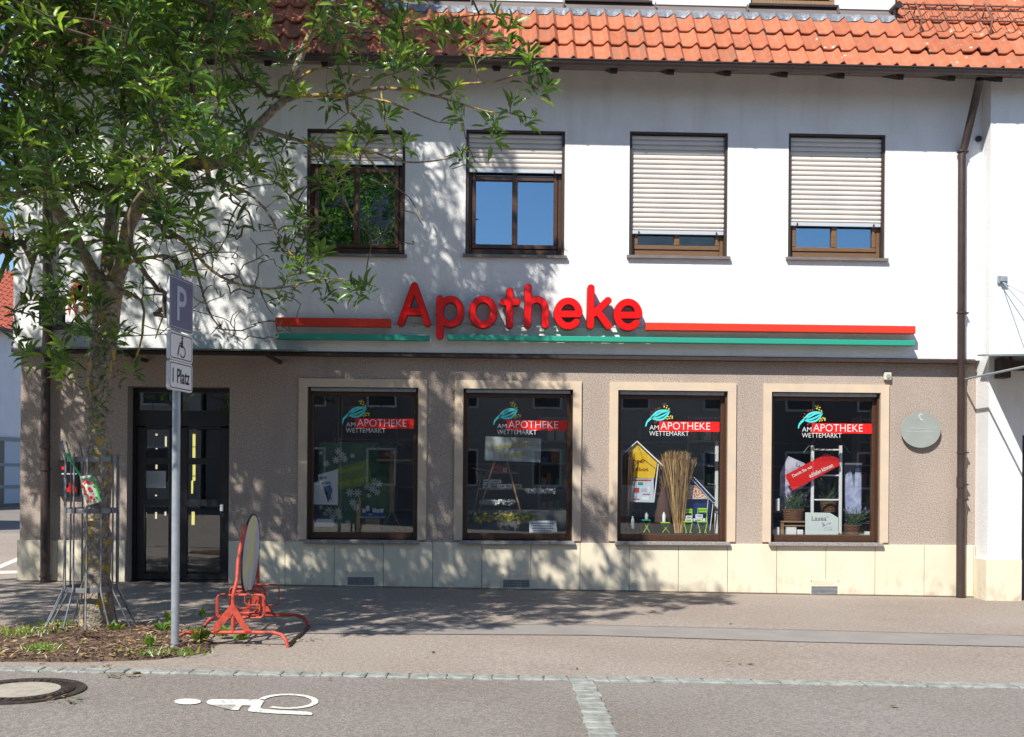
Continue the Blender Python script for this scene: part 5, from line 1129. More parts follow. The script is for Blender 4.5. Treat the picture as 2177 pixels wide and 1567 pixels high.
lb('branch', [
 [(598, 215, -.45, .036), (640, 203, -.5, .028), (690, 203, -.55, .026), (740, 202, -.6, .028), (790, 192, -.65, .026), (822, 187, -.65, .020), (880, 192, -.7, .018), (930, 205, -.75, .017), (985, 178, -.8, .013), (1050, 175, -.85, .010), (1090, 160, -.9, .008)],
 [(930, 205, -.75, .013), (985, 222, -.7, .011), (1040, 238, -.7, .008), (1085, 240, -.7, .006)],
 [(605, 205, -.45, .020), (645, 160, -.5, .018), (695, 143, -.55, .015), (740, 158, -.6, .012), (800, 165, -.6, .009), (860, 150, -.7, .007)],
 [(735, 205, -.6, .020), (742, 235, -.62, .020), (772, 260, -.65, .019), (790, 290, -.66, .016), (772, 318, -.65, .012), (764, 350, -.6, .009)],
 [(810, 190, -.65, .012), (815, 230, -.68, .012), (820, 270, -.7, .009), (838, 290, -.7, .006)],
 [(760, 205, -.6, .013), (820, 215, -.7, .012), (870, 234, -.75, .009), (930, 260, -.8, .007), (985, 262, -.8, .006)],
 [(390, 350, -.3, .035), (430, 330, -.5, .030), (415, 290, -.6, .024), (400, 262, -.6, .018)],
 [(350, 255, -.2, .030), (366, 212, -.5, .026), (395, 197, -.6, .028), (420, 215, -.65, .024), (445, 240, -.6, .018), (480, 255, -.6, .010)],
 [(445, 385, -.45, .034), (434, 340, -.6, .028), (418, 300, -.65, .024), (408, 275, -.6, .014)],
 [(430, 380, -.45, .030), (480, 390, -.6, .020), (540, 420, -.7, .016), (580, 470, -.75, .013), (600, 520, -.8, .010), (640, 560, -.8, .007)],
 [(112, 430, -.3, .034), (85, 400, -.6, .030), (50, 412, -.8, .028), (0, 415, -.95, .026), (-60, 405, -1.0, .02)],
 [(300, 440, -.2, .040), (340, 480, -.5, .030), (400, 520, -.6, .024), (450, 575, -.7, .018), (520, 608, -.8, .014), (600, 612, -.85, .011), (690, 592, -.9, .008), (780, 600, -.9, .005)],
 [(400, 520, -.6, .018), (420, 580, -.7, .014), (440, 650, -.8, .011), (470, 700, -.8, .007), (520, 722, -.8, .004)],
 [(240, 610, 0, .03), (300, 640, -.4, .018), (305, 690, -.5, .014), (290, 760, -.6, .012), (255, 800, -.6, .009), (235, 792, -.6, .005)],
 [(262, 560, -.1, .026), (360, 545, -.5, .018), (385, 600, -.6, .015), (352, 660, -.65, .012), (330, 720, -.65, .006)],
 [(225, 680, -.05, .03), (200, 720, -.4, .02), (185, 790, -.4, .012), (195, 850, -.35, .008)],
 [(150, 495, -.2, .03), (95, 520, -.4, .02), (70, 560, -.5, .016), (55, 620, -.6, .012), (28, 660, -.6, .007)],
 [(545, 270, -.4, .03), (640, 300, -.2, .022), (720, 318, -.1, .02), (800, 325, -.1, .016), (860, 345, 0, .012), (950, 338, 0, .009), (1000, 318, 0, .006)],
 [(770, 320, -.1, .012), (820, 380, -.1, .010), (870, 420, -.1, .008), (900, 470, -.1, .004)],
 [(660, 305, -.2, .016), (700, 360, -.2, .013), (740, 440, -.2, .010), (760, 480, -.2, .006)],
 [(690, 30, -.6, .022), (760, 60, -.6, .014), (850, 50, -.7, .012), (950, 40, -.8, .009), (1050, 30, -.9, .007), (1110, 50, -.9, .005)],
 [(735, -40, -.6, .020), (830, -80, -.6, .016), (930, -110, -.7, .010), (1000, -130, -.7, .006)]], barkl, 8)
# crown: leaf rosettes scattered through the volume the photograph shows, with twigs growing to each
vg = np.array([
 [1.0, 1.0, .95, 1.0, .85, .55, .38, .42, .75, .85, .95, .70],
 [1.0, 1.0, 1.0, 1.0, .75, .45, .15, .12, .35, .50, .80, .75],
 [.95, 1.0, 1.0, 1.0, .75, .35, .12, .30, .22, .40, .75, .55],
 [.80, .95, .90, .75, .35, .30, .35, .38, .15, .25, .35, .0],
 [.40, .60, .45, .35, .30, .35, .55, .35, .08, .0, .0, .0],
 [.45, .65, .40, .22, .25, .30, .75, .50, .0, .0, .0, .0],
 [.35, .80, .45, .10, .06, .06, .12, .10, .0, .0, .0, .0],
 [.30, .60, .15, .0, .0, .0, .0, .0, .0, .0, .0, .0]])
def proj(P):
    v = Vector(P)-Vector((0, -DIST, EYE)); vx = v.x*cyw-v.y*syw; vy = v.x*syw+v.y*cyw
    a, b = vx/vy, v.z/vy; u_ = a*cr+b*sr; w_ = -a*sr+b*cr
    return 1088.5+u_*FPX, 783.5-(w_-SHIFT*2177/FPX)*FPX
def vdens(px, py):
    if py < -10: return 1.0
    if px < 0: return .9 if py < 420 else (.3 if py < 760 else 0)
    if px > 1175 or py > 795: return 0
    return vg[min(7, int(max(py, 0)//100)), min(11, int(px//100))]
def ground_target(P):
    t_ = (P[2]-gz(P[0]))/tosun.z; w = Vector(P)-tosun*t_
    return w.y < -.05 and proj(w)[0] > 620
def sdens(P):
    """how much the wall or ground that this point shades lies in shade in the photograph"""
    t_ = -P[1]/(-tosun.y) if P[1] < 0 else 0
    w = Vector(P)-tosun*t_
    if w.z < gz(w.x):
        t2 = (P[2]-gz(P[0]))/tosun.z; w = Vector(P)-tosun*t2; x, y = proj(w)
        if y > 1398: return 0
        lim = 1490-(y-1275)*4.5 if y < 1340 else (1210 if y < 1355 else 880)
        if x < 620 and y > 1340: return .12
        return (.85 if x > 620 else .6) if x < lim else 0
    x, y = proj(w)
    if y < 60: return 1 if x < 1010 else (.6 if x < 1120 else 0)
    if y < 325: return 1 if x < 1130 else 0
    if y < 530: return (.22 if x < 560 else .6 if x < 980 else .35 if x < 1100 else 0)
    if y < 760: return (.24 if x < 540 else .9 if x < 1140 else .5 if x < 1195 else 0)
    edge = 1190+(y-760)*.25 if y < 1000 else 1250+(y-1000)*.92
    return (.42 if x < 640 else .62 if x < edge-40 else .45 if x < edge else 0)
clusters = []; tries = 0
CP = np.zeros((5200, 3)); nc = 0
while nc < 4000 and tries < 60000:
    tries += 1
    v = rng.normal(size=3); v /= np.linalg.norm(v); r = rng.random()**(1/2.2)
    P = (-4.35+v[0]*4.7*r, TY-.35+v[1]*3.7*r, 6.9+v[2]*4.9*r)
    if P[1] > -.85 and P[2] > 3: continue
    if P[1] < TY-1.1 and P[2] > 6.0 and rng.random() < (.30 if ground_target(P) else .88): continue
    if mnoise.noise(Vector(P)*1.05) < -.25-.12*(P[0] < -4.2): continue
    px, py = proj(P)
    dv = vdens(px, py)
    if rng.random() > dv**1.15: continue
    # few rosettes near the lower open part belong to the front of the crown
    if rng.random() > sdens(P): continue
    if nc and np.min(((CP[:nc]-P)**2).sum(1)) < .008: continue
    CP[nc] = P; nc += 1; clusters.append(P)
tries = 0
while tries < 5000 and nc < 5190:      # fuller sunlit front of the crown
    tries += 1
    P = (rng.uniform(-7.2, -1.8), TY+rng.uniform(-2.1, -.2), rng.uniform(3.2, 6.6)); px, py = proj(P)
    if rng.random() > vdens(px, py)**1.6*.16 or px > 620 or (nc and np.min(((CP[:nc]-P)**2).sum(1)) < .02): continue
    CP[nc] = P; nc += 1; clusters.append(P)
print('CLUSTERS', len(clusters), tries)
hand = [(1120, 110, -.9), (1140, 150, -.9), (1090, 210, -.8), (1120, 250, -.7), (1060, 280, -.5), (1070, 90, -.9), (1000, 130, -.8), (900, 130, -.8), (870, 110, -.7), (720, 165, -.6), (990, 320, -.2), (1040, 260, -.6), (960, 235, -.7), (690, 585, -.8), (660, 560, -.7), (750, 605, -.9), (780, 595, -.9), (700, 630, -.8), (620, 590, -.8), (660, 500, -.7), (690, 450, -.6), (640, 450, -.6), (700, 400, -.5),
        (95, 690, -.5), (70, 645, -.6), (130, 650, -.5), (100, 750, -.5), (140, 770, -.4), (165, 640, -.4), (190, 615, -.4), (60, 745, -.5), (215, 640, -.5), (120, 610, -.5), (20, 530, -.8), (60, 520, -.7), (1100, 45, -.9), (1050, 20, -.9), (860, 300, -.5), (840, 250, -.6), (1010, 75, -.9), (1150, 180, -.9), (740, 280, -.6)]
hc = [tuple(at(a+random.uniform(-12, 12), b+random.uniform(-10, 10), TY+dy)) for a, b, dy in hand]
bare = []
for i in range(190):
    px = random.uniform(280, 860); py = random.uniform(300, 640)
    if px > 650 and py > 520: continue
    bare.append(tuple(at(px, py, TY+random.uniform(-1.0, .6))))
for i in range(110): bare.append(tuple(at(random.uniform(330, 640), random.uniform(470, 720), TY+random.uniform(-1.0, .2))))
for a, b in ((560, 720), (505, 728), (470, 690), (800, 610), (235, 805), (25, 665), (900, 480), (885, 455), (960, 360), (1010, 345), (700, 480), (880, 520), (850, 470), (600, 680), (620, 640), (240, 775)): bare.append(tuple(at(a, b, TY-.7)))
allc = [(Vector(c_), 1) for c_ in clusters+hc]+[(Vector(c_), 0) for c_ in bare]
n0 = len(nodes); base_n = np.array([tuple(p_) for p_ in nodes]); 
def d0_(c_): return float(np.min(np.linalg.norm(base_n-np.array(c_), axis=1)))
allc.sort(key=lambda q: d0_(q[0]))
NP = np.zeros((n0+len(allc)*12, 3)); NP[:n0] = base_n; cnt = n0; par = [-1]*n0; tips = []; segs = []
load = [0]*n0
for c_, lf in allc:
    cc = np.array(c_); dd_ = np.linalg.norm(NP[:cnt]-cc, axis=1)+.55*np.maximum(0, NP[:cnt, 2]-cc[2]); j = int(np.argmin(dd_))
    s_ = Vector(NP[j]); L0 = (c_-s_).length; m_ = max(3, int(L0/.10)); prev = j; sag = random.uniform(-.06, .10)*L0
    rr_ = Vector((random.uniform(-1, 1), random.uniform(-1, 1), random.uniform(-.3, 1))).normalized()*L0*random.uniform(.05, .20)
    m_ = min(m_, 11)
    for i in range(1, m_+1):
        f = i/m_; q = s_.lerp(c_, f)+rr_*math.sin(math.pi*f)+Vector((0, 0, -sag*math.sin(math.pi*f)))+(Vector((random.uniform(-.007, .007), random.uniform(-.007, .007), random.uniform(-.007, .007))) if i < m_ else Vector((0, 0, 0)))
        NP[cnt] = q; par.append(prev); load.append(0); prev = cnt; cnt += 1
    tips.append((c_, (Vector(NP[cnt-1])-Vector(NP[cnt-2] if m_ > 1 else NP[j])).normalized(), lf)); k = prev
    while k >= n0: load[k] += 1 if lf else .25; k = par[k]
tw = MB(); done = set(); kids = {}
for i in range(n0, cnt): kids.setdefault(par[i], []).append(i)
def rad(i): return min(.026, .0028+.0021*load[i]**.58)
for i in range(n0, cnt):
    if par[i] >= n0 and max(kids[par[i]], key=lambda q: load[q]) == i: continue       # not the start of a run
    run = [par[i], i]; k = i
    while k in kids: k = max(kids[k], key=lambda q: load[q]); run.append(k)
    P = [Vector(NP[q]) for q in run]; rs = [rad(run[1])]+[rad(q) for q in run[1:]]
    tw.tube(P, rs, 5, 0, caps=False)
tw.build('twigs', twm, tree)
# leaves
LV = []; LF3 = []; 
fv = []; ff = []; fm = []
base_leaf = np.array([(0, 0, 0), (.30, .36, .05), (.30, 0, 0), (.30, -.36, .05), (.68, .33, .02), (.68, 0, -.05), (.68, -.33, .02), (1, 0, -.16), (.08, .05, .0), (.08, -.05, .0)])
faces_ = [(0, 8, 1, 2), (0, 2, 3, 9), (1, 4, 5, 2), (2, 5, 6, 3), (4, 7, 5), (5, 7, 6)]
def add_leaf(origin, d_, up, ln, wd, mi, curl):
    d_ = d_/np.linalg.norm(d_); s_ = np.cross(d_, up); s_ /= (np.linalg.norm(s_)+1e-9); n_ = np.cross(s_, d_)
    b = base_leaf; pts = origin+np.outer(b[:, 0]*ln, d_)+np.outer(b[:, 1]*wd, s_)+np.outer(b[:, 2]*ln*curl+np.abs(b[:, 1])*wd*.35, n_)
    o = len(fv); fv.extend(map(tuple, pts)); ff.extend([tuple(o+i for i in f) for f in faces_]); fm.extend([mi]*6)
for c_, dr_, lf in tips:
    if not lf:
        for i in range(random.choice((0, 0, 0, 0, 1))):
            d_ = np.array([random.gauss(0, 1) for _ in range(3)]); add_leaf(np.array(c_), d_, np.array((0, 0, 1.)), random.uniform(.05, .10), random.uniform(.02, .03), 1, 1)
        continue
    px_, py_ = proj(c_); leftness = px_ < 560
    ax = np.array(dr_)*.6+np.array((0, -.12, .75)); ax /= np.linalg.norm(ax); u_ = np.cross(ax, (1, .3, 0)); u_ /= np.linalg.norm(u_); w_ = np.cross(ax, u_)
    n = random.randint(9, 20); ph = random.uniform(0, 6.28); big = random.uniform(.82, 1.2); tone_ = random.random()
    for k in range(n):
        a_ = ph+k*2.39996+random.uniform(-.25, .25); el_ = R(random.uniform(0, 55)+50*(1-k/n)); 
        d_ = ax*math.cos(el_)+(u_*math.cos(a_)+w_*math.sin(a_))*math.sin(el_); d_[2] -= .18*random.random()
        ln = random.uniform(.095, .185)*big*(.7 if k > n*.75 else 1); off = np.array(c_)-ax*.12*(1-k/n)+d_*.02
        mi = 0 if tone_ < .5 else (1 if tone_ < .78 else 2)
        if random.random() < .2: mi = random.randrange(3)
        add_leaf(off, d_, ax+np.array([random.gauss(0, .3) for _ in range(3)]), ln, ln*random.uniform(.24, .36), mi, random.uniform(.4, 1.8))
me = bpy.data.meshes.new('crown'); me.from_pydata(fv, [], ff)
for m_ in LM: me.materials.append(m_)
me.polygons.foreach_set('material_index', fm); me.polygons.foreach_set('use_smooth', [True]*len(ff)); me.update()
o = bpy.data.objects.new('crown', me); COL.objects.link(o); o.parent = tree
# small leaves clinging to the trunk
fv, ff, fm = [], [], []
for (px, py, n, sx_, sy_) in ((215, 840, 34, 16, 30), (205, 900, 16, 12, 18), (215, 780, 30, 24, 20), (240, 740, 18, 20, 15)):
    for i in range(n):
        c_ = at(px+random.gauss(0, sx_), py+random.gauss(0, sy_), TY-.13); d_ = np.array((random.uniform(-1, 1), random.uniform(-.8, .1), random.uniform(-.8, .8))); add_leaf(np.array(c_), d_, np.array((0, -.5, 1.)), random.uniform(.05, .085), random.uniform(.02, .03), random.choice((0, 1, 1)), 1)
me = bpy.data.meshes.new('trunk_shoots'); me.from_pydata(fv, [], ff)
for m_ in LM: me.materials.append(m_)
me.polygons.foreach_set('material_index', fm); me.update(); o = bpy.data.objects.new('trunk_shoots', me); COL.objects.link(o); o.parent = tree

# tree guard
gd = thing('tree_guard', 'grey steel tree guard of thin bars flaring out at the foot of the trunk', 'tree guard')
gc = Vector((at(194, 1200, TY).x, TY, 0)); gm = M['galv']
z3, z2, z1 = at(194, 977, TY).z, at(194, 1085, TY).z, at(194, 1250, TY).z; gR = .212; gm = mat('guard_steel', (.25, .26, .28), .5, (.17, .175, .19), 20, 4, metal=.2)
for z_ in (z3, z2, z1):
    mb = MB(); ring_o = [(gc.x+gR*math.cos(a), gc.y+gR*math.sin(a)) for a in np.linspace(0, 2*math.pi, 33)[:-1]]
    for k in range(32):
        (xa_, ya_), (xb_, yb_) = ring_o[k], ring_o[(k+1) % 32]
        f_ = 1.02; A = [(xa_, ya_, z_-.022), (xb_, yb_, z_-.022), (xb_, yb_, z_+.022), (xa_, ya_, z_+.022)]
        mb.add(A, [(0, 1, 2, 3)]); mb.add([(gc.x+(x-gc.x)*.97, gc.y+(y-gc.y)*.97, z) for x, y, z in A], [(3, 2, 1, 0)])
        mb.add([A[3], A[2], (gc.x+(A[2][0]-gc.x)*.97, gc.y+(A[2][1]-gc.y)*.97, A[2][2]), (gc.x+(A[3][0]-gc.x)*.97, gc.y+(A[3][1]-gc.y)*.97, A[3][2])], [(0, 1, 2, 3)])
    mb.build('ring', gm, gd)
for k in range(12):
    a_ = 2*math.pi*(k+.35)/12; c_, s_ = math.cos(a_), math.sin(a_); left_ = c_ < -.6
    rt = gR+.012; rb_ = .40+.03*(k % 2); mb = MB(); zt_ = z3+(.16 if left_ else .05)
    pts = [(gc.x+(rt+(.05 if left_ else 0))*c_, gc.y+(rt)*s_, zt_), (gc.x+rt*c_, gc.y+rt*s_, z3), (gc.x+rt*c_, gc.y+rt*s_, z1+.01), (gc.x+(rt+.02)*c_, gc.y+(rt+.02)*s_, z1-.04), (gc.x+rb_*c_, gc.y+rb_*s_*.8, gz(gc.x)+.0)]
    mb.tube(pts, .0082, 7); mb.build('bar', gm, gd)
# cloth bag tied to the guard
bg_ = thing('cloth_bag', 'small dotted bag hanging on a green ribbon from the tree guard', 'bag')
Yb = gc.y-gR-.035
sq = [(170, 1013), (196, 1010), (216, 1066), (180, 1077)]; P = [at(a, b, Yb) for a, b in sq]; nx_, ny_ = 7, 9; V = []
for j in range(ny_):
    for i in range(nx_):
        u_, v_ = i/(nx_-1), j/(ny_-1); p_ = (P[0].lerp(P[1], u_)).lerp(P[3].lerp(P[2], u_), v_); V.append((p_.x, p_.y-.03*math.sin(math.pi*u_)*math.sin(math.pi*min(1, v_*1.1))-.004, p_.z))
Vb = [(x, 2*(Yb)-y+.004, z) for x, y, z in V]; F = [(j*nx_+i, (j+1)*nx_+i, (j+1)*nx_+i+1, j*nx_+i+1) for j in range(ny_-1) for i in range(nx_-1)]
mb = MB(); mb.add(V, F, 0, True); mb.add(Vb, [f[::-1] for f in F], 0, True)
per = [i for i in range(nx_)]+[j*nx_+nx_-1 for j in range(1, ny_)]+[(ny_-1)*nx_+i for i in range(nx_-2, -1, -1)]+[j*nx_ for j in range(ny_-2, 0, -1)]
mb.add(V+Vb, [(per[i], per[(i+1) % len(per)], per[(i+1) % len(per)]+len(V), per[i]+len(V)) for i in range(len(per))])
mb.build('pouch', mat('bag_cloth', (.62, .62, .56), .8, (.30, .42, .25), 18, 3, (.5, .6)), bg_)
mb = MB()
for (px, py, r) in ((177, 1024, .012), (186, 1025, .015), (176, 1035, .014), (190, 1040, .017), (182, 1050, .013), (193, 1058, .016), (186, 1066, .014), (200, 1062, .011), (180, 1042, .009), (195, 1028, .010), (198, 1050, .008)):
    c_ = at(px, py, Yb-.037); mb.add([(c_.x+r*math.cos(a), c_.y, c_.z+r*math.sin(a)) for a in np.linspace(0, 6.283, 11)[:-1][::-1]], [tuple(range(10))])
mb.build('dots', M['board_red'], bg_)
grn = mat('green_ribbon', (.05, .50, .12), .5)
mb = MB(); mb.tube([at(141, 965, Yb), at(148, 975, Yb), at(160, 995, Yb), at(172, 1012, Yb)], [.014, .012, .008, .010], 6); mb.tube([at(193, 1008, Yb), at(203, 1035, Yb), at(213, 1066, Yb)], [.006, .016, .010], 6); mb.tube([at(144, 973, Yb), at(150, 950, Yb)], [.006, .003], 5)
mb.build('ribbon', grn, bg_)

# parking sign
pb = gp(372, 1384); ps_ = thing('parking_sign', 'grey pole with a blue parking sign and two white plates, turned to the side', 'road sign')
px_ = pb.x; py_ = pb.y
mb = MB(); topz = at(366, 575, py_).z; mb.tube([(px_, py_, gz(px_)-.05), (px_-.005, py_, topz)], .0315, 16); mb.build('pole', M['galv'], ps_)
mb = MB(); mb.tube([(px_, py_, gz(px_)+.0), (px_, py_, gz(px_)+.045)], [.045, .036], 14); mb.build('pole_collar', M['galv'], ps_)
AN = R(81.0)         # plate normal turned right by this much
xd = Vector((math.cos(AN), math.sin(AN), 0)); nd = Vector((math.sin(AN), -math.cos(AN), 0))
def plate(name, zc0, w, h, rad_, m_, border, bm, z_off=.036):
    C0 = Vector((px_, py_, zc0))+nd*z_off-xd*.01
    def rr(w_, h_, r_, off):
        out = []
        for (sx_, sy_, a0_) in ((1, 1, 0), (-1, 1, 90), (-1, -1, 180), (1, -1, 270)):
            for a in np.linspace(a0_, a0_+90, 5): out.append(C0+xd*(sx_*(w_/2-r_)+r_*math.cos(R(a)))+Vector((0, 0, 1))*(sy_*(h_/2-r_)+r_*math.sin(R(a)))+nd*off)
        return out
    mb = MB(); mb.extr(rr(w, h, rad_, 0), -nd*.022, 0); o_ = mb.build(name, [M['plate_alu']], ps_)
    mb = MB(); mb.add(rr(w-.006, h-.006, rad_, .0015), [tuple(range(20))]); mb.build('face', m_, o_)
    if border:
        mb = MB(); A = rr(w-.03, h-.03, rad_*.8, .0025); Bq = rr(w-.044, h-.044, rad_*.7, .0025); mb.add(A+Bq, [(i, (i+1) % 20, 20+(i+1) % 20, 20+i) for i in range(20)]); mb.build('border', bm, o_)
    return o_, C0
M['plate_alu'] = mat('plate_aluminium', (.62, .64, .66), .4, metal=.3)
zP = at(372, 648, py_).z; zW = at(372, 739, py_).z; zQ = at(372, 801, py_).z
def plate_text(o_, C0, txt, w, h, dx, dz, m_, bold=0., name='lettering'):
    vs, fs = text_mesh(txt, 1, 0, bold=bold); xs_ = [v[0] for v in vs]; ys_ = [v[1] for v in vs]
    mx, my = (max(xs_)+min(xs_))/2, (max(ys_)+min(ys_))/2; sx_ = w/(max(xs_)-min(xs_)); sy_ = h/(max(ys_)-min(ys_)); mb = MB()
    mb.add([C0+xd*((v[0]-mx)*sx_+dx)+Vector((0, 0, (v[1]-my)*sy_+dz))+nd*.004 for v in vs], fs); mb.build(name, m_, o_)
blue = mat('faded_blue', (.15, .165, .28), .5, (.13, .145, .25), 4, 4); 
o_, C0 = plate('blue_plate', zP, .42, .42, .03, blue, True, mat('faded_white', (.42, .46, .58), .5))
plate_text(o_, C0, 'P', .17, .27, 0, 0, mat('faded_letter', (.50, .54, .68), .5), .01)
o_, C0 = plate('wheelchair_plate', zW, .42, .225, .03, M['white'], True, M['blackfilm'])
mb = MB()
def onp(x, z): return C0+xd*x+Vector((0, 0, z))+nd*.004
def pstroke(pts, w):
    n = len(pts); V = []
    for i in range(n):
        a_, b_ = pts[max(i-1, 0)], pts[min(i+1, n-1)]; dx, dy = b_[0]-a_[0], b_[1]-a_[1]; l = math.hypot(dx, dy); V += [onp(pts[i][0]-dy/l*w/2, pts[i][1]+dx/l*w/2), onp(pts[i][0]+dy/l*w/2, pts[i][1]-dx/l*w/2)]
    mb.add(V, [(2*i, 2*i+1, 2*i+3, 2*i+2) for i in range(n-1)])
mb.add([onp(.015+.016*math.cos(a), .075+.013*math.sin(a)) for a in np.linspace(0, 6.283, 13)[:-1]], [tuple(range(12))])
pstroke([(.012, .058), (.012, .01)], .026); pstroke([(.0, .008), (.0, .006), (.03, .004)], .012); pstroke([(.01, .03), (-.035, .03)], .012); pstroke([(.015, .012), (-.035, .012), (-.065, -.07)], .016)
pstroke([(.022+.048*math.cos(a), -.035+.042*math.sin(a)) for a in np.linspace(R(130), R(-150), 20)], .010)
mb.build('wheelchair_symbol', M['blackfilm'], o_)
o_, C0 = plate('text_plate', zQ, .42, .231, .03, M['white'], True, M['blackfilm'])
plate_text(o_, C0, '1 Platz', .30, .115, 0, 0, M['blackfilm'], .012)
mb = MB()
for z_ in (zP+.1, zP-.12, zW, zQ): mb.tube([(px_, py_, z_-.012), (px_, py_, z_+.012)], .036, 14)
mb.build('clamp', M['galv'], ps_)

# red cycle rack with weathered advertising disc
rk = thing('cycle_rack', 'red tubular cycle rack with a weathered oval disc between its two posts', 'cycle rack')
F0 = gp(495, 1373); fx, fy = F0.x, F0.y; bX, bY = fx-.02, fy+1.05; g0 = gz(fx)
rr_ = .016; RM = M['rackred']
fl, fr = gp(372, 1348), gp(607, 1376); 
def rt(name, pts, r=rr_, n=8, m_=RM, closed=False):
    mb = MB(); mb.tube(pts, r, n, closed=closed); mb.build(name, m_, rk)
hb = .11
def base_tube(y_, xl_, xr_, name):
    rt(name, [(xl_-.04, y_-.10, g0+.02), (xl_-.01, y_-.06, g0+.07), (xl_+.06, y_, g0+hb), (xr_-.12, y_, g0+hb), (xr_-.05, y_-.02, g0+hb-.015), (xr_-.01, y_-.05, g0+hb-.05), (xr_+.01, y_-.06, g0+.0)])
base_tube(fy, fx-.44, fx+.45, 'base_tube'); base_tube(bY, fx-.44, fx+.45, 'base_tube')
rt('foot_bar', [(fx+.46, fy-.06, g0+.012), (fx+.46, bY-.06, g0+.012)], .017, 8, M['iron']); rt('foot_bar', [(fx-.48, fy-.10, g0+.015), (fx-.48, bY-.10, g0+.015)], .017, 8, M['iron'])
tz = at(521, 1118, fy).z
rt('post', [(fx, fy, g0+hb), (fx, fy, g0+.42), (fx+.025, fy+.03, g0+.54), (at(507, 1195, fy+.1).x, fy+.1, g0+.72), (at(521, 1118, fy+.16).x, fy+.16, tz)], .017, 9)
rt('post', [(bX, bY, g0+hb), (bX, bY, g0+.50), (bX, bY-.02, g0+.62), (bX+.03, bY-.15, g0+.75), (bX+.04, bY-.17, tz-.25)], .016, 9)
dc = at(531, 1178, (fy+bY)/2); nd_ = 40; rdY, rdZ = .335, .345; Xd = dc.x; Yc = (fy+bY)/2
dpts = [(Xd+.02*math.sin(a), Yc+rdY*math.cos(a), dc.z+rdZ*math.sin(a)) for a in np.linspace(0, 2*math.pi, nd_+1)[:-1]]
mb = MB(); mb.extr(dpts, (.012, 0, 0)); mb.build('disc', M['oldsign'], rk); rt('disc_rim', [(x+.006, y, z) for x, y, z in dpts], .010, 6, M['iron'], True)
rt('centre_bar', [(fx, fy, g0+.40), (bX, bY, g0+.40)], .012); rt('centre_bar', [(fx, fy, g0+.16), (bX, bY, g0+.16)], .011)
for px_s in (-1, 1):
    mb = MB(); w0 = .155*px_s
    mb.extr([(fx+w0, fy-.022, g0+hb+.01), (fx+w0*.62, fy-.022, g0+hb+.01), (fx+.0, fy-.022, g0+.27), (fx+.0, fy-.022, g0+.36)] if px_s > 0 else [(fx+w0, fy-.022, g0+hb+.01), (fx+w0, fy-.022, g0+hb+.06), (fx, fy-.022, g0+.36), (fx, fy-.022, g0+.26), (fx+w0*.8, fy-.022, g0+hb+.01)], (0, .006, 0)); mb.build('gusset', RM, rk)
    mb = MB(); mb.extr([(bX+w0, bY-.02, g0+hb+.01), (bX+w0*.6, bY-.02, g0+hb+.01), (bX, bY-.02, g0+.26), (bX, bY-.02, g0+.36)], (0, .006, 0)); mb.build('gusset', RM, rk)
def hoop(xa_, xb_, za_, zb_, y_, r=.0078):
    c_ = .035; pts = []
    for (cx1, cz1, a0_) in ((xb_-c_, zb_-c_, 0), (xa_+c_, zb_-c_, 90), (xa_+c_, za_+c_, 180), (xb_-c_, za_+c_, 270)):
        for a in np.linspace(a0_, a0_+90, 5): pts.append((cx1+c_*math.cos(R(a)), y_, cz1+c_*math.sin(R(a))))
    rt('wheel_hoop', pts, r, 7, RM, True)
for (y_, xl_, xr_) in ((fy+.14, -.17, .22), (fy+.19, -.17, .22), (fy+.42, -.09, .13), (fy+.47, -.09, .13), (fy+.72, -.20, .11), (fy+.77, -.20, .11), (fy+.97, -.12, .19)):
    hoop(fx+xl_+.0, fx+xr_, g0+.21, g0+.40, y_, .0068)

# ------------------------------------------------------------------ the house beyond the left corner and the houses opposite
nb = thing('neighbouring_house', 'pale blue shaded house with red tiled roof beyond the left corner', 'building')
Pn0 = at(-6, 1000, 23.0); Pn1 = at(75, 1000, 24.8); dn = (Pn1-Pn0); dn.z = 0; dn.normalize(); per_ = Vector((-dn.y, dn.x, 0))
A0 = Pn0-dn*14; B0 = Pn1+dn*8; zt_ = at(0, 692, 23).z; zg0 = -1.2
mb = MB()
def wallquad(mbx, a, b, z0_, z1_, off=0., mi=0):
    a2, b2 = a-per_*off, b-per_*off; mbx.add([(a2.x, a2.y, z0_), (b2.x, b2.y, z0_), (b2.x, b2.y, z1_), (a2.x, a2.y, z1_)], [(0, 1, 2, 3)], mi)
out_n = Vector((dn.y, -dn.x, 0))
mb.extr([(A0.x, A0.y, zg0), (B0.x, B0.y, zg0), (B0.x, B0.y, zt_), (A0.x, A0.y, zt_)], -out_n*9); mb.build('wall', mat('neighbour_wall', (.62, .66, .74), .85, (.56, .60, .68), 2, 5, bump=.2, bscale=40), nb)
# tiled roof plane
S_ = out_n*-1; mb = MB(); ntl = 60; Lr = (B0-A0).length
V = []; ncol = int(Lr/.07); nrow = 14
for j in range(nrow+1):
    for sub in (0, 1):
        for i in range(ncol+1):
            q = A0+dn*(i*Lr/ncol); s_1 = -.35+(j+sub*.96)*.34; h = .04*math.sin(i*.07/.24*2*math.pi)+(.03 if sub == 0 else 0)
            V.append((q.x-out_n.x*s_1*.80, q.y-out_n.y*s_1*.80, zt_+.05+s_1*.62+h))
W_ = ncol+1; F = [(r_*W_+i, r_*W_+i+1, (r_+1)*W_+i+1, (r_+1)*W_+i) for r_ in range(2*(nrow+1)-1) for i in range(ncol)]
mb.add(V, F); mb.build('roof', mat('neighbour_tiles', (.42, .095, .05), .8, (.25, .06, .04), 6, 5), nb)
mb = MB(); e0, e1 = A0+out_n*.38, B0+out_n*.38; mb.tube([(e0.x, e0.y, zt_-.17), (e1.x, e1.y, zt_-.17)], .07, 8); mb.build('gutter', M['gutter'], nb)
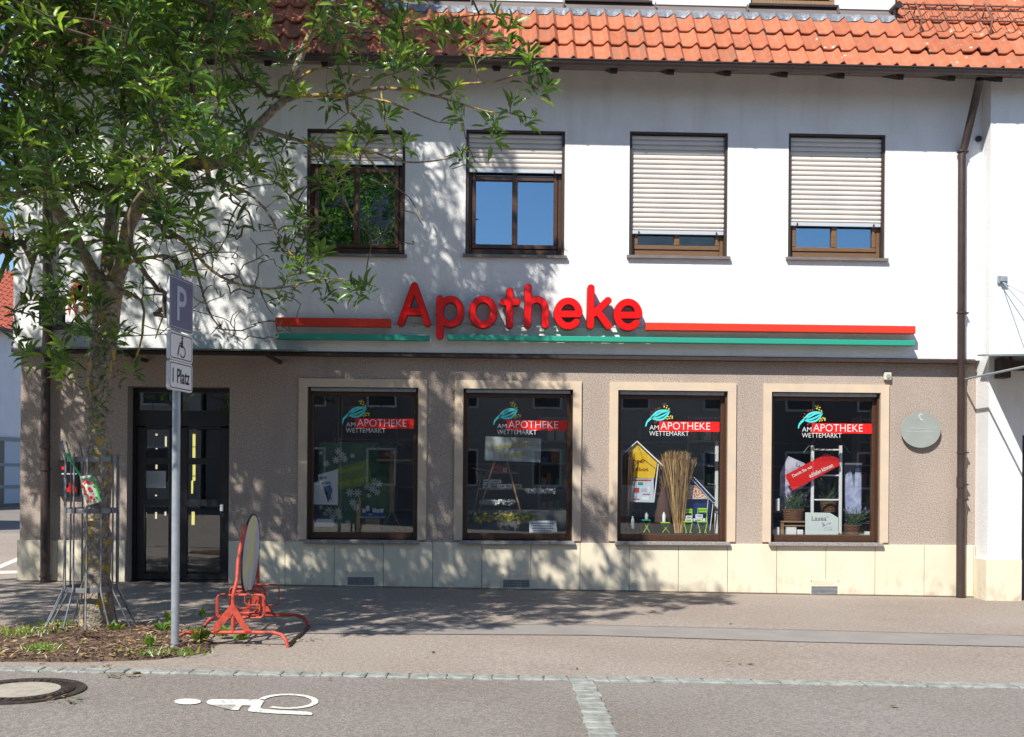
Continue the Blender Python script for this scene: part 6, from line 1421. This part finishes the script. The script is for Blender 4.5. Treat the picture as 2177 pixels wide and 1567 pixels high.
fr_ = mat('grey_window_bar', (.17, .21, .27), .5); gl_ = mat('blind_panel', (.36, .44, .56), .5); dk = mat('dark_window', (.02, .035, .06), .3)
mb = MB(); D0 = Pn0.lerp(Pn1, 12/81); D0.z = 0
a_ = D0; b_ = B0
def panel(z0_, z1_, a_, b_, off, m_, name):
    mbx = MB(); q0_, q1_ = a_+out_n*off, b_+out_n*off; mbx.extr([(q0_.x, q0_.y, z0_), (q1_.x, q1_.y, z0_), (q1_.x, q1_.y, z1_), (q0_.x, q0_.y, z1_)], -out_n*.04); mbx.build(name, m_, nb)
zz_ = [at(20, v, 23.6).z for v in (930, 938, 985, 991, 1031, 1038, 1070, 1100)]
for k in range(3): panel(zz_[2*k+2], zz_[2*k+1], a_, b_, .05, gl_, 'window_panel')
for k in range(3): panel(zz_[2*k+1], zz_[2*k] if k else zz_[0], A0, b_, .08, fr_, 'window_bar')
panel(zz_[7]-.6, zz_[6], A0, b_, .07, dk, 'base_band'); panel(zz_[6], zz_[1], A0, a_-dn*.02, .05, dk, 'dark_window')
# nearer gable corner at the very left edge
ng = thing('timber_gable', 'dark timber roof corner with diagonal brace at the left edge against the sky', 'gable roof'); Yg = 6.0
mb = MB(); mb.extr([at(-200, 360, Yg), at(6, 458, Yg), at(22, 490, Yg), at(28, 522, Yg), at(-200, 522, Yg)], (-1.6, 2.2, 0)); mb.build('roof_corner', mat('dark_tiles', (.09, .035, .03), .8, (.05, .03, .028), 20, 4), ng)
mb = MB(); mb.tube([at(18, 540, Yg+.5), at(-4, 600, Yg+.5)], .045, 8); mb.tube([at(24, 520, Yg+.5), at(-60, 520, Yg+.5)], .05, 8); mb.build('brace', M['dkbrown'], ng)
mb = MB(); q0, q1 = at(-160, 560, Yg), at(-60, 560, Yg); mb.box((at(-900, 560, Yg).x-3, Yg+.4, -1), (at(-520, 560, Yg).x, Yg+4, at(-60, 522, Yg).z)); mb.build('wall', M['white_wall'], ng)

hw = [mat('opposite_wall_%d' % i, c, .9, c2, 1.5, 4) for i, (c, c2) in enumerate([((.46, .44, .41), (.38, .36, .34)), ((.58, .56, .52), (.48, .46, .43)), ((.24, .23, .23), (.19, .18, .18))])]
OPP = [(-45, -20, 6.6, 8.4, 0), (-20, -10.2, 7.2, 9.0, 1), (-10, -2.2, 11.2, 15.0, 2), (-2, 4.2, 6.4, 8.2, 0), (4.4, 10.6, 9.6, 12.5, 1), (10.8, 19, 6.6, 8.6, 2), (19.2, 45, 6.4, 8.6, 0)]  # unseen row, its heights shaped for the dark reflections in the panes
for k, (xa_, xb_, ze_, zr_, mi_) in enumerate(OPP):
    h_ = thing('opposite_house', ['long low house opposite, reflected at the far left', 'broad brown house opposite, second from the left', 'tall grey gabled house opposite, the highest of the row', 'low house between the two gabled ones opposite', 'mid height gabled house opposite', 'grey house right of the gabled ones opposite', 'long low house opposite, at the far right'][k], 'house', 'unseen houses across the street, shaped for the glass to reflect')
    mb = MB(); Yf = -25.0
    pts = [(xa_, Yf, -1), (xb_, Yf, -1), (xb_, Yf, ze_), ((xa_+xb_)/2, Yf, zr_), (xa_, Yf, ze_)] if k in (2, 4) else [(xa_, Yf, -1), (xb_, Yf, -1), (xb_, Yf, ze_), (xa_, Yf, ze_)]
    mb.extr(pts, (0, -9, 0)); mb.build('wall', hw[mi_], h_)
    mb = MB()
    if k in (2, 4):
        mx_ = (xa_+xb_)/2
        for s_ in (-1, 1):
            e_ = xa_ if s_ < 0 else xb_; mb.add([(e_+s_*.35, Yf+.3, ze_-.25), (mx_, Yf+.3, zr_+.1), (mx_, Yf-9.3, zr_+.1), (e_+s_*.35, Yf-9.3, ze_-.25)], [(0, 1, 2, 3)])
    else: mb.add([(xa_, Yf+.4, ze_-.1), (xb_, Yf+.4, ze_-.1), (xb_, Yf-4.5, zr_), (xa_, Yf-4.5, zr_), (xb_, Yf-9.4, ze_-.1), (xa_, Yf-9.4, ze_-.1)], [(0, 1, 2, 3), (3, 2, 4, 5)])
    mb.build('roof', mat('opposite_roof_%d' % k, (.16, .07, .05), .9), h_)
    nwin = max(2, int((xb_-xa_)/2.6)); 
    for r_ in range(2 if ze_ < 9 else 3):
        for i in range(nwin):
            cx_ = xa_+(i+.5)*(xb_-xa_)/nwin; z_ = 1.0+2.9*r_; mb = MB(); mb.box((cx_-.55, Yf, z_), (cx_+.55, Yf+.04, z_+1.4), 0); mb.box((cx_-.47, Yf+.035, z_+.08), (cx_+.47, Yf+.05, z_+1.32), 1); mb.build('window', [M['white'], dk], h_)
